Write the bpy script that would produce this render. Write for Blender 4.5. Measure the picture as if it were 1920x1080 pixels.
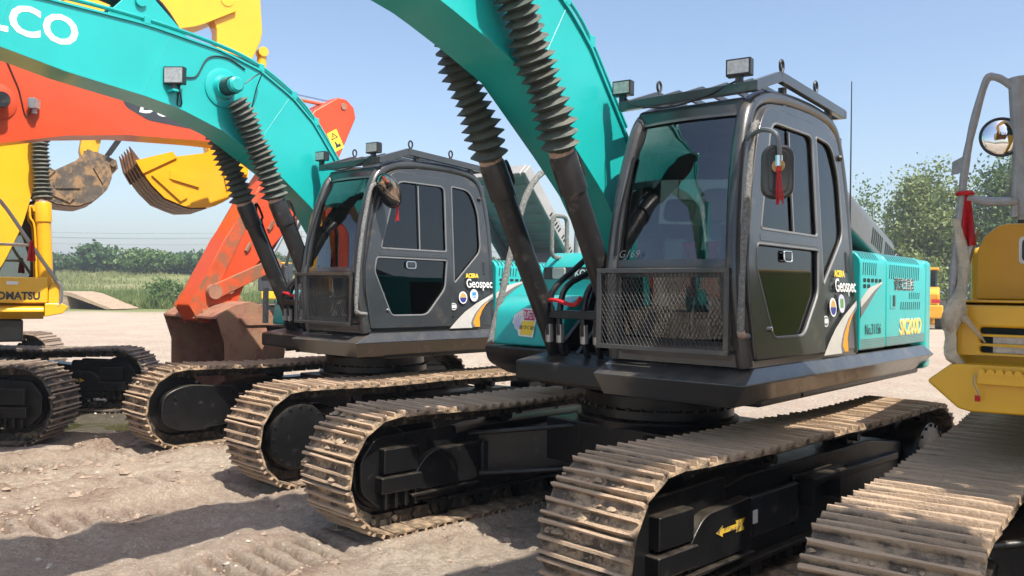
import bpy, bmesh, math, random
import numpy as np
from mathutils import Matrix, Vector
R = math.radians
rnd = random.Random(7)
for o in list(bpy.data.objects): bpy.data.objects.remove(o)
scene = bpy.context.scene
COL = scene.collection

# ------------------------------------------------------------------ camera, sky, sun, exposure
camd = bpy.data.cameras.new('camera'); cam = bpy.data.objects.new('camera', camd); COL.objects.link(cam)
camd.sensor_width = 36; camd.lens = 36 * 1568.6 / 1920; camd.clip_start = .05; camd.clip_end = 4000
cam.matrix_world = Matrix.Translation((0, 0, 1.8)) @ Matrix.Rotation(R(90.128), 4, 'X') @ Matrix.Rotation(R(.807), 4, 'Z')
scene.camera = cam
SUN_AZ, SUN_EL = R(-52), R(57)
S = Vector((math.cos(SUN_EL) * math.cos(SUN_AZ), math.cos(SUN_EL) * math.sin(SUN_AZ), math.sin(SUN_EL)))
world = bpy.data.worlds.new('World'); scene.world = world; world.use_nodes = True
wn = world.node_tree; bg = wn.nodes['Background']
sky = wn.nodes.new('ShaderNodeTexSky'); sky.sky_type = 'NISHITA'; sky.sun_disc = False
sky.sun_elevation = SUN_EL; sky.sun_rotation = math.atan2(S.x, S.y)
sky.air_density = 1.0; sky.dust_density = 2.3; sky.ozone_density = 1.6; sky.altitude = 0
wn.links.new(sky.outputs[0], bg.inputs[0]); bg.inputs[1].default_value = .115
sund = bpy.data.lights.new('sun', 'SUN'); sund.energy = 4.0; sund.angle = R(.53); sund.color = (1, .94, .84)
sun = bpy.data.objects.new('sun', sund); COL.objects.link(sun); sun.rotation_euler = S.to_track_quat('Z', 'Y').to_euler(); sun.location = (8, -12, 25)
scene.view_settings.view_transform = 'Standard'; scene.view_settings.look = 'None'
scene.view_settings.exposure = .95; scene.view_settings.gamma = 1
scene.render.engine = 'CYCLES'; scene.cycles.use_denoising = True
scene.cycles.max_bounces = 4; scene.cycles.transparent_max_bounces = 10; scene.cycles.glossy_bounces = 2; scene.cycles.diffuse_bounces = 2
scene.cycles.use_adaptive_sampling = True; scene.cycles.adaptive_threshold = .02; scene.cycles.use_light_tree = False; scene.cycles.caustics_reflective = False; scene.cycles.caustics_refractive = False

# ------------------------------------------------------------------ materials
MATS = {}
def mat(name, col, rough=.5, metal=0, var=.12, scale=5., dirt=None, damt=.3, dscale=3., dust=0., bump=0., bscale=40., coat=0., spec=.5):
    """procedural paint / metal / earth: tint variation, dirt patches, dust lying on upward faces, fine bump"""
    m = bpy.data.materials.new(name); m.use_nodes = True; nt = m.node_tree; N = nt.nodes; L = nt.links
    b = N['Principled BSDF']; b.inputs['Roughness'].default_value = rough; b.inputs['Metallic'].default_value = metal
    b.inputs['Specular IOR Level'].default_value = spec
    if coat: b.inputs['Coat Weight'].default_value = coat; b.inputs['Coat Roughness'].default_value = .12
    tc = N.new('ShaderNodeTexCoord')
    def noise(s, det=4, ro=.6):
        n = N.new('ShaderNodeTexNoise'); n.inputs['Scale'].default_value = s; n.inputs['Detail'].default_value = det; n.inputs['Roughness'].default_value = ro
        L.new(tc.outputs['Object'], n.inputs['Vector']); return n
    def mix(fac, a, c):
        x = N.new('ShaderNodeMix'); x.data_type = 'RGBA'
        if isinstance(fac, float): x.inputs[0].default_value = fac
        else: L.new(fac, x.inputs[0])
        for s, v in ((6, a), (7, c)):
            if isinstance(v, tuple): x.inputs[s].default_value = (*v, 1)
            else: L.new(v, x.inputs[s])
        return x.outputs[2]
    def ramp(src, lo, hi):
        r = N.new('ShaderNodeMapRange'); r.inputs[1].default_value = lo; r.inputs[2].default_value = hi; L.new(src, r.inputs[0]); return r.outputs[0]
    c = mix(ramp(noise(scale).outputs[0], .3, .7), tuple(v * (1 - var) for v in col), tuple(min(1, v * (1 + var)) for v in col))
    if dirt:
        f = ramp(noise(dscale, 8, .7).outputs[0], .62 - damt * .5, .72 - damt * .45)
        c = mix(f, c, dirt)
    if dust:
        g = N.new('ShaderNodeNewGeometry'); sp = N.new('ShaderNodeSeparateXYZ'); L.new(g.outputs['Normal'], sp.inputs[0])
        f1 = ramp(sp.outputs[2], .2, 1.); f2 = ramp(noise(9, 6, .7).outputs[0], .35, .75)
        mm = N.new('ShaderNodeMath'); mm.operation = 'MULTIPLY'; L.new(f1, mm.inputs[0]); L.new(f2, mm.inputs[1])
        m2 = N.new('ShaderNodeMath'); m2.operation = 'MULTIPLY'; L.new(mm.outputs[0], m2.inputs[0]); m2.inputs[1].default_value = dust
        c = mix(m2.outputs[0], c, (.36, .29, .21))
    L.new(c, b.inputs['Base Color'])
    rv = N.new('ShaderNodeMapRange'); rv.inputs[3].default_value = max(.03, rough - .08); rv.inputs[4].default_value = min(1, rough + .1)
    L.new(noise(scale * 2.3).outputs[0], rv.inputs[0]); L.new(rv.outputs[0], b.inputs['Roughness'])
    if bump:
        bp = N.new('ShaderNodeBump'); bp.inputs['Strength'].default_value = bump; bp.inputs['Distance'].default_value = .02
        L.new(noise(bscale, 6, .65).outputs[0], bp.inputs['Height']); L.new(bp.outputs[0], b.inputs['Normal'])
    MATS[name] = m; return m
SAND = (.40, .30, .20)
mat('teal', (.010, .40, .385), .34, coat=.3, var=.07, scale=1.6, dirt=(.05, .33, .31), damt=.05, dscale=2.2, dust=.30, bump=.03, bscale=7)
mat('grey_paint', (.033, .036, .039), .30, coat=.5, var=.18, scale=2.5, dirt=(.085, .075, .062), damt=.10, dscale=3.5, dust=.30, bump=.02, bscale=10)
mat('grey_light', (.155, .16, .165), .45, var=.1, dust=.3)
mat('hood_dark', (.10, .10, .10), .42, coat=.3, var=.08, dust=.3)
mat('hood_grey', (.33, .325, .32), .5, var=.08, dust=.25)
mat('black_frame', (.006, .006, .0065), .34, var=.3, dust=.22, dirt=(.04, .035, .03), damt=.04, dscale=7, bump=.15, bscale=25)
mat('black_cyl', (.017, .018, .020), .34, var=.25, scale=8, dirt=(.09, .08, .07), damt=.12, dscale=6, bump=.05)
mat('rubber', (.055, .075, .068), .62, var=.3, scale=12, dust=.5)
mat('hose', (.012, .012, .013), .4)
mat('rail_wrap', (.22, .217, .205), .9, var=.45, scale=60, bump=.9, bscale=90)
mat('wrap_brown', (.50, .36, .28), .9, var=.3, scale=50, bump=.8, bscale=80)
mat('link_steel', (.05, .042, .036), .5, metal=.4, var=.4, scale=20, dirt=(.2, .15, .1), damt=.2, dscale=10, bump=.3)
mat('clod', (.37, .28, .21), .95, var=.35, scale=9, bump=1., bscale=60)
mat('mud', (.40, .295, .20), .95, var=.3, scale=22, bump=1., bscale=60)
mat('yellow', (.80, .43, .012), .34, coat=.3, var=.06, scale=2, dust=.18, bump=.02, bscale=9)
mat('yellow_b', (.72, .36, .02), .4, var=.08, dust=.25)
mat('orange', (.58, .064, .016), .4, coat=.15, var=.08, scale=2, dust=.15)
mat('orange_worn', (.52, .08, .024), .5, var=.15, scale=6, dirt=(.24, .11, .06), damt=.34, dscale=4)
mat('rust', (.30, .14, .095), .62, var=.3, scale=7, dirt=(.30, .17, .10), damt=.3, dscale=5, bump=.25, bscale=30)
mat('bucket_dark', (.085, .07, .055), .6, var=.4, scale=5, dirt=(.28, .17, .08), damt=.3, dscale=6, bump=.3)
mat('bucket_worn', (.16, .085, .05), .5, metal=.3, var=.4, scale=8, bump=.2)
mat('chrome', (.75, .76, .78), .12, metal=1, var=.03)
mat('steel', (.42, .42, .42), .35, metal=.8, var=.15)
mat('white', (.78, .78, .76), .5, var=.05)
mat('silver', (.62, .60, .56), .35, metal=.25, var=.1)
mat('decal_yellow', (.85, .60, .05), .4, var=.04)
mat('arrow_yellow', (.60, .38, .03), .6, var=.2, scale=20, dirt=(.10, .08, .05), damt=.30, dscale=18)
mat('decal_orange', (.85, .30, .02), .4, var=.05)
mat('decal_dark', (.03, .033, .036), .45)
mat('decal_blue', (.03, .25, .55), .4)
mat('decal_green', (.12, .30, .08), .4)
mat('decal_navy', (.03, .04, .22), .4)
mat('decal_tan', (.55, .33, .12), .4)
mat('decal_pink', (.50, .03, .14), .4)
mat('lavender', (.55, .55, .70), .4)
mat('red', (.52, .012, .018), .7, var=.25, scale=14, bump=.3, bscale=25)
mat('lens', (.42, .41, .39), .2, metal=.4, var=.25, scale=40)
mat('slot', (.008, .02, .02), .8)
mat('interior', (.05, .053, .057), .75, var=.2)
mat('seat', (.13, .14, .16), .9, var=.3, scale=20)
mat('plastic_pale', (.55, .58, .56), .45)
mat('film_grey', (.34, .34, .345), .32, var=.14, scale=16, bump=.45, bscale=30)
mat('bark', (.12, .09, .065), .9, var=.35, scale=12, bump=.6)
mat('wood', (.34, .25, .17), .85, var=.3, scale=6, bump=.3)
mat('stone', (.42, .37, .31), .9, var=.35, scale=3, bump=.5)
mat('tyre', (.02, .02, .02), .8)

def filmmat(name, col, alpha):
    m = mat(name, col, .25, var=.25, scale=14, bump=1., bscale=20); nt = m.node_tree; N = nt.nodes; L = nt.links; t = N.new('ShaderNodeBsdfTransparent'); mx = N.new('ShaderNodeMixShader'); mx.inputs[0].default_value = alpha
    L.new(t.outputs[0], mx.inputs[1]); L.new(N['Principled BSDF'].outputs[0], mx.inputs[2]); L.new(mx.outputs[0], N['Material Output'].inputs[0])
filmmat('film', (.62, .55, .42), .72); filmmat('film_thin', (.42, .42, .41), .5)
def leafmat(name, a, b):
    m = bpy.data.materials.new(name); m.use_nodes = True; nt = m.node_tree; N = nt.nodes; L = nt.links; p = N['Principled BSDF']
    tc = N.new('ShaderNodeTexCoord'); n = N.new('ShaderNodeTexNoise'); n.inputs['Scale'].default_value = .9; n.inputs['Detail'].default_value = 5
    L.new(tc.outputs['Object'], n.inputs['Vector']); r = N.new('ShaderNodeValToRGB'); L.new(n.outputs[0], r.inputs[0])
    r.color_ramp.elements[0].position = .35; r.color_ramp.elements[1].position = .68
    r.color_ramp.elements[0].color = (*a, 1); r.color_ramp.elements[1].color = (*b, 1)
    L.new(r.outputs[0], p.inputs['Base Color']); p.inputs['Roughness'].default_value = .55
    t = N.new('ShaderNodeBsdfTranslucent'); L.new(r.outputs[0], t.inputs[0]); mx = N.new('ShaderNodeMixShader'); mx.inputs[0].default_value = .3
    L.new(p.outputs[0], mx.inputs[1]); L.new(t.outputs[0], mx.inputs[2]); L.new(mx.outputs[0], N['Material Output'].inputs[0]); MATS[name] = m
def shoemat(name, rec, crest, mudc, damt):
    m = mat(name, rec, .66, metal=.1, var=.35, scale=9, dirt=mudc, damt=damt, dscale=5, dust=.5, bump=.6, bscale=55); nt = m.node_tree; N = nt.nodes; L = nt.links; b = N['Principled BSDF']; src = b.inputs['Base Color'].links[0].from_socket
    tc = N.new('ShaderNodeTexCoord'); sp = N.new('ShaderNodeSeparateXYZ'); L.new(tc.outputs['Object'], sp.inputs[0]); n = N.new('ShaderNodeTexNoise'); n.inputs['Scale'].default_value = 24; n.inputs['Detail'].default_value = 5; L.new(tc.outputs['Object'], n.inputs['Vector'])
    a = N.new('ShaderNodeMath'); a.operation = 'MULTIPLY_ADD'; L.new(n.outputs[0], a.inputs[0]); a.inputs[1].default_value = .016; L.new(sp.outputs[2], a.inputs[2])
    r = N.new('ShaderNodeMapRange'); r.inputs[1].default_value = .016; r.inputs[2].default_value = .034; L.new(a.outputs[0], r.inputs[0]); x = N.new('ShaderNodeMix'); x.data_type = 'RGBA'; L.new(r.outputs[0], x.inputs[0]); L.new(src, x.inputs[6]); x.inputs[7].default_value = (*crest, 1); L.new(x.outputs[2], b.inputs['Base Color'])
shoemat('shoe', (.125, .090, .064), (.49, .35, .235), (.46, .325, .205), .36)
shoemat('shoe_dark', (.065, .055, .047), (.31, .235, .175), (.30, .22, .15), .28)
leafmat('leaf_dark', (.035, .085, .03), (.075, .15, .045))
leafmat('leaf_mid', (.06, .13, .03), (.14, .22, .06))
leafmat('leaf_pale', (.11, .17, .045), (.24, .29, .10))
leafmat('grass', (.10, .17, .04), (.22, .26, .09))
leafmat('grass_dry', (.15, .20, .065), (.29, .27, .12))

def glassmat(name, tint, ior=1.5):
    m = bpy.data.materials.new(name); m.use_nodes = True; nt = m.node_tree; N = nt.nodes; L = nt.links; N.remove(N['Principled BSDF'])
    t = N.new('ShaderNodeBsdfTransparent'); t.inputs[0].default_value = (*tint, 1); g = N.new('ShaderNodeBsdfGlossy'); g.inputs['Roughness'].default_value = .015
    g.inputs['Color'].default_value = (.95, .97, .97, 1)
    f = N.new('ShaderNodeFresnel'); f.inputs[0].default_value = ior; mx = N.new('ShaderNodeMixShader')
    L.new(f.outputs[0], mx.inputs[0]); L.new(t.outputs[0], mx.inputs[1]); L.new(g.outputs[0], mx.inputs[2]); L.new(mx.outputs[0], N['Material Output'].inputs[0]); MATS[name] = m
glassmat('glass', (.56, .68, .64), 2.1)
glassmat('glass_dark', (.10, .13, .13), 1.6)
def mirrormat():
    m = bpy.data.materials.new('mirror'); m.use_nodes = True; b = m.node_tree.nodes['Principled BSDF']
    b.inputs['Metallic'].default_value = 1; b.inputs['Roughness'].default_value = .02; b.inputs['Base Color'].default_value = (.85, .86, .86, 1); MATS['mirror'] = m
mirrormat()
mat('mirror_dull', (.45, .40, .36), .12, metal=1, var=.2, scale=12)

# ------------------------------------------------------------------ mesh helpers
class MB:
    def __init__(s): s.v = []; s.f = []
    def add(s, vs, fs):
        k = len(s.v); s.v += [tuple(p) for p in vs]; s.f += [tuple(i + k for i in f) for f in fs]; return s
    def bx(s, x0, x1, y0, y1, z0, z1, M=None):
        vs = [Vector((x, y, z)) for x in (x0, x1) for y in (y0, y1) for z in (z0, z1)]
        if M is not None: vs = [M @ p for p in vs]
        return s.add(vs, [(0, 1, 3, 2), (4, 6, 7, 5), (0, 4, 5, 1), (2, 3, 7, 6), (0, 2, 6, 4), (1, 5, 7, 3)])
    def prism(s, pts, a, b, M=None):
        """polygon in x-z, extruded along y from a to b"""
        n = len(pts); vs = [Vector((p[0], y, p[1])) for y in (a, b) for p in pts]
        if M is not None: vs = [M @ p for p in vs]
        return s.add(vs, [tuple(range(n)), tuple(range(2 * n - 1, n - 1, -1))] + [(i, i + n, (i + 1) % n + n, (i + 1) % n) for i in range(n)])
    def tube(s, path, r, n=8, caps=True, closed=False, flat=None):
        path = [Vector(p) for p in path]; m = len(path); rs = r if isinstance(r, (list, tuple)) else [r] * m
        up = None; vs = []
        for i, p in enumerate(path):
            t = (path[(i + 1) % m] - path[i - 1]) if closed else (path[min(i + 1, m - 1)] - path[max(i - 1, 0)])
            if t.length < 1e-9: t = Vector((0, 0, 1))
            t.normalize()
            if up is None:
                up = Vector((0, 0, 1)) if abs(t.z) < .9 else Vector((0, 1, 0))
            a = t.cross(up); a.normalize(); b = a.cross(t); up = b
            for k in range(n):
                an = 2 * math.pi * k / n; vs.append(p + (a * math.cos(an) + b * math.sin(an) * (flat or 1)) * rs[i])
        fs = []
        for i in range(m if closed else m - 1):
            j = (i + 1) % m
            fs += [(i * n + k, i * n + (k + 1) % n, j * n + (k + 1) % n, j * n + k) for k in range(n)]
        if caps and not closed: fs += [tuple(range(n - 1, -1, -1)), tuple(range((m - 1) * n, m * n))]
        return s.add(vs, fs)
    def lathe(s, prof, o, axis='y', n=24):
        """prof: (radius, offset along axis)"""
        vs = []; o = Vector(o)
        for r, h in prof:
            for k in range(n):
                a = 2 * math.pi * k / n; c, d = r * math.cos(a), r * math.sin(a)
                vs.append(o + (Vector((c, h, d)) if axis == 'y' else Vector((c, d, h)) if axis == 'z' else Vector((h, c, d))))
        m = len(prof)
        fs = [(i * n + k, i * n + (k + 1) % n, (i + 1) * n + (k + 1) % n, (i + 1) * n + k) for i in range(m - 1) for k in range(n)]
        return s.add(vs, fs + [tuple(range(n)), tuple(range((m - 1) * n, m * n))])
    def strip(s, A, B):
        n = len(A); return s.add(list(A) + list(B), [(i, i + 1, n + i + 1, n + i) for i in range(n - 1)])
    def mesh(s, name, smooth=35):
        me = bpy.data.meshes.new(name); me.from_pydata(s.v, [], s.f)
        bm = bmesh.new(); bm.from_mesh(me); bmesh.ops.recalc_face_normals(bm, faces=bm.faces); bm.to_mesh(me); bm.free()
        if smooth: me.shade_smooth(); me.set_sharp_from_angle(angle=R(smooth))
        return me
    def build(s, name, m, parent=None, bevel=0, seg=2, smooth=35, rz=0, M=None):
        return put(name, s.mesh(name, smooth), m, parent, bevel, seg, rz, M)

def put(name, me, m, parent=None, bevel=0, seg=2, rz=0, M=None):
    o = bpy.data.objects.new(name, me); COL.objects.link(o)
    if not me.materials: me.materials.append(MATS[m])
    elif me.materials[0] != MATS[m]:
        o.material_slots[0].link = 'OBJECT'; o.material_slots[0].material = MATS[m]
    if parent: o.parent = parent
    if M is not None: o.matrix_local = M
    elif rz: o.rotation_euler.z = rz
    if bevel:
        b = o.modifiers.new('bevel', 'BEVEL'); b.width = bevel; b.segments = seg; b.limit_method = 'ANGLE'; b.angle_limit = R(28); b.harden_normals = True
    return o
def tag(o, label, cat, group=None, kind=None):
    if label: o['label'] = label
    if cat: o['category'] = cat
    if group: o['group'] = group
    if kind: o['kind'] = kind
    return o
def empty(name, loc, rz, label, cat, group=None):
    o = bpy.data.objects.new(name, None); COL.objects.link(o); o.location = loc; o.rotation_euler.z = rz; o.empty_display_size = .3
    return tag(o, label, cat, group)
CACHE = {}
def cu_mesh(cu):
    ob = bpy.data.objects.new('tmp', cu); COL.objects.link(ob)
    me = bpy.data.meshes.new_from_object(ob.evaluated_get(bpy.context.evaluated_depsgraph_get()))
    bpy.data.objects.remove(ob); me.materials.clear(); return me
def rpoly(pts, r=.05, n=5):
    """round the corners of a polygon"""
    out = []; m = len(pts)
    for i in range(m):
        p = Vector(pts[i][:2]); a = Vector(pts[i - 1][:2]) - p; b = Vector(pts[(i + 1) % m][:2]) - p
        rr = pts[i][2] if len(pts[i]) > 2 else r
        d = min(rr, a.length * .45, b.length * .45); p0 = p + a.normalized() * d; p1 = p + b.normalized() * d
        if d < 1e-4: out.append(tuple(p)); continue
        for k in range(n + 1):
            t = k / n; out.append(tuple(p0 * (1 - t) ** 2 + p * 2 * t * (1 - t) + p1 * t * t))
    return out
def panel(key, outline, holes=(), t=.02, bev=.004):
    if key in CACHE: return CACHE[key]
    cu = bpy.data.curves.new(key, 'CURVE'); cu.dimensions = '2D'; cu.fill_mode = 'BOTH'; cu.extrude = t / 2; cu.bevel_depth = bev; cu.bevel_resolution = 1; cu.offset = -bev
    for pl in [outline, *holes]:
        sp = cu.splines.new('POLY'); sp.points.add(len(pl) - 1); sp.use_cyclic_u = True
        for q, p in zip(sp.points, pl): q.co = (p[0], p[1], 0, 1)
    me = cu_mesh(cu); me.name = key; CACHE[key] = me; return me
def text(key, s, size, ext=.001, off=0., shear=0., ax='CENTER', sx=1.):
    key = 'txt_' + key
    if key in CACHE: return CACHE[key]
    cu = bpy.data.curves.new(key, 'FONT'); cu.body = s; cu.size = size; cu.extrude = ext; cu.offset = off; cu.shear = shear; cu.align_x = ax; cu.align_y = 'CENTER'; cu.resolution_u = 3
    me = cu_mesh(cu); me.transform(Matrix.Diagonal((sx, 1, 1, 1))); me.name = key; CACHE[key] = me; return me
def frame(o, ax, ay):
    """matrix with local x along ax and y along ay at o"""
    ax = Vector(ax).normalized(); az = ax.cross(Vector(ay)).normalized(); ay = az.cross(ax)
    return Matrix(((ax.x, ay.x, az.x, o[0]), (ax.y, ay.y, az.y, o[1]), (ax.z, ay.z, az.z, o[2]), (0, 0, 0, 1)))
LEAN = .065
def sideM(x, z, y0=1.37, c=0., lean=LEAN):
    """frame on the machine's left flank at (x, z): local x runs rearwards, y up, z outwards"""
    y = y0 - lean * (z - 1.36); return frame((x, y + c, z), (-1, 0, 0), (0, -lean, 1))
def ellipse(a, b, n=28): return [(a * math.cos(2 * math.pi * k / n), b * math.sin(2 * math.pi * k / n)) for k in range(n)]
def lerp(a, b, t): return tuple(x + (y - x) * t for x, y in zip(a, b))
def resample(pl, n):
    pl = [Vector(p) for p in pl]; d = [0]
    for a, b in zip(pl, pl[1:]): d.append(d[-1] + (b - a).length)
    out = []
    for k in range(n):
        t = d[-1] * k / (n - 1); i = max(j for j in range(len(d)) if d[j] <= t + 1e-9); i = min(i, len(pl) - 2)
        f = (t - d[i]) / max(1e-9, d[i + 1] - d[i]); out.append(pl[i].lerp(pl[i + 1], f))
    return out
def smoothpath(pl, n=24):
    """Catmull-Rom through the points"""
    P = [Vector(p) for p in pl]; P = [P[0] * 2 - P[1]] + P + [P[-1] * 2 - P[-2]]; out = []; m = len(P) - 3
    for k in range(n + 1):
        t = k / n * m; i = min(int(t), m - 1); u = t - i; a, b, c, d = P[i:i + 4]
        out.append(.5 * ((2 * b) + (c - a) * u + (2 * a - 5 * b + 4 * c - d) * u * u + (3 * b - a - 3 * c + d) * u ** 3))
    return out
def rot2(p, c, a): x, z = p[0] - c[0], p[1] - c[1]; return (c[0] + x * math.cos(a) - z * math.sin(a), c[1] + x * math.sin(a) + z * math.cos(a))

# ------------------------------------------------------------------ ground
NT = {}
def vnoise(X, Y, cell, seed):
    if seed not in NT: NT[seed] = np.random.default_rng(seed).random((256, 256))
    T = NT[seed]; x, y = X / cell, Y / cell
    i, j = np.floor(x).astype(int), np.floor(y).astype(int); u, v = x - i, y - j; u = u * u * (3 - 2 * u); v = v * v * (3 - 2 * v)
    q = lambda a, b: T[a % 256, b % 256]
    return (q(i, j) * (1 - u) + q(i + 1, j) * u) * (1 - v) + (q(i, j + 1) * (1 - u) + q(i + 1, j + 1) * u) * v - .5
E1P = (1.167, 6.669, R(224.465), R(228.867)); E2P = (-1.592, 9.802, R(225.338), R(228.661))
E5P = (3.62, 4.04, R(233), R(233)); E4P = (-7.3, 10.55, R(2), R(32))
def pr(P, lx, ly):
    c, s = math.cos(P[2]), math.sin(P[2]); return (P[0] + c * lx - s * ly, P[1] + s * lx + c * ly)
def sm(e0, e1, x): t = np.clip((x - e0) / (e1 - e0), 0, 1); return t * t * (3 - 2 * t)
def height(X, Y, soil_shade=False):
    SO = np.zeros_like(X)
    near = sm(40, 15, np.hypot(X, Y - 7))
    h = .09 * vnoise(X, Y, 3.1, 1) + (.06 * vnoise(X, Y, .9, 2) + .035 * vnoise(X, Y, .33, 3) + .026 * vnoise(X, Y, .13, 4) + .018 * vnoise(X, Y, .07, 9)) * (.3 + .7 * near)
    clod = np.maximum(0, vnoise(X, Y, .19, 5) - .10) * .17 * np.clip(.5 + 2.2 * vnoise(X, Y, 1.7, 6), 0, 1) * near; h += clod
    # old crawler prints running on in front of the parked machines
    for P, off, jit, x0, x1, dep in ((E1P, -1.195, 0, 1.4, 7, .04), (E2P, 1.195, -.02, 1.5, 9, .04), (E2P, -1.195, .0, 1.5, 9, .04), (E2P, .05, .05, 2.2, 9, .03), (E4P, -1.195, 0, -1, 12, .03)):
        a = P[2] + jit; c, s = math.cos(a), math.sin(a); dx, dy = X - P[0], Y - P[1]; lx = c * dx + s * dy; ly = -s * dx + c * dy - off + .06 * vnoise(lx, lx * 0, 2.2, 11)
        m = sm(.34, .28, np.abs(ly)) * sm(x0, x0 + .5, lx) * sm(x1, x1 - 1.5, lx) * near
        wob = lx + .02 * vnoise(X, Y, .3, 8)
        rid = np.tanh(np.cos(wob / .165 * 2 * math.pi) * 6 + 1.5)
        wear = np.clip(.7 + 1.4 * vnoise(X, Y, .8, 12), .2, 1)
        h = h * (1 - .8 * m) + m * (-dep * .9 + .036 * rid * wear + .020 * vnoise(X, Y, .06, 15))
        SO = np.maximum(SO, m * wear * (.25 + .75 * (rid < .1))); SO = np.maximum(SO, .9 * np.exp(-((np.abs(ly) - .40) / .12) ** 2) * sm(x0, x0 + .6, lx) * sm(x1, x1 - 1.5, lx) * near * np.clip(.6 + 2.5 * vnoise(X, Y, .5, 16), 0, 1))  # brown soil along the prints; grooves masked darker to stand in for shade
        h += .06 * np.exp(-((np.abs(ly) - .40) / .10) ** 2) * sm(x0, x0 + .6, lx) * sm(x1, x1 - 1.5, lx) * near * (.5 + vnoise(X, Y, .25, 10))
    h -= .10 * np.exp(-(((X + 5.2) / 1.5) ** 2 + ((Y - 11.0) / .8) ** 2))         # wet rut beside the left machine
    for P in (E1P, E2P, E5P, E4P):                                             # firm ground under the crawlers
        c, s = math.cos(P[2]), math.sin(P[2]); dx, dy = X - P[0], Y - P[1]; lx = c * dx + s * dy; ly = np.abs(-s * dx + c * dy) - 1.195
        m = sm(2.3, 1.95, np.abs(lx)) * sm(.40, .31, np.abs(ly)); h = h * (1 - m) + m * .012
    back = sm(52, 150, Y) * sm(20, -15, X - .05 * Y); h += back * 4.6 + sm(56, 62, Y) * .25 * vnoise(X, Y, 2., 14)
    return (h, SO) if soil_shade else h
def axis(lo, a, b, hi, d, g):
    out = list(np.arange(a, b, d)); x, st = b, d
    while x < hi: out.append(x); st *= g; x += st
    x, st = a - d, d; pre = []
    while x > lo: pre.append(x); st *= g; x -= st
    return np.array(pre[::-1] + out)
xs = axis(-900, -4.4, 1.0, 900, .018, 1.045); ys = axis(-60, 4.6, 9.4, 1500, .018, 1.035)
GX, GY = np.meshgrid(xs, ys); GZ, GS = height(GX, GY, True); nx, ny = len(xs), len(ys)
gv = np.stack([GX, GY, GZ], -1).reshape(-1, 3); ii = np.arange(nx * ny).reshape(ny, nx)
gf = np.stack([ii[:-1, :-1], ii[:-1, 1:], ii[1:, 1:], ii[1:, :-1]], -1).reshape(-1, 4)
gm = bpy.data.meshes.new('ground'); gm.from_pydata(gv.tolist(), [], gf.tolist()); gm.shade_smooth(); at_ = gm.attributes.new('soil_shade', 'FLOAT', 'POINT'); at_.data.foreach_set('value', GS.astype('f').ravel())
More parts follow.
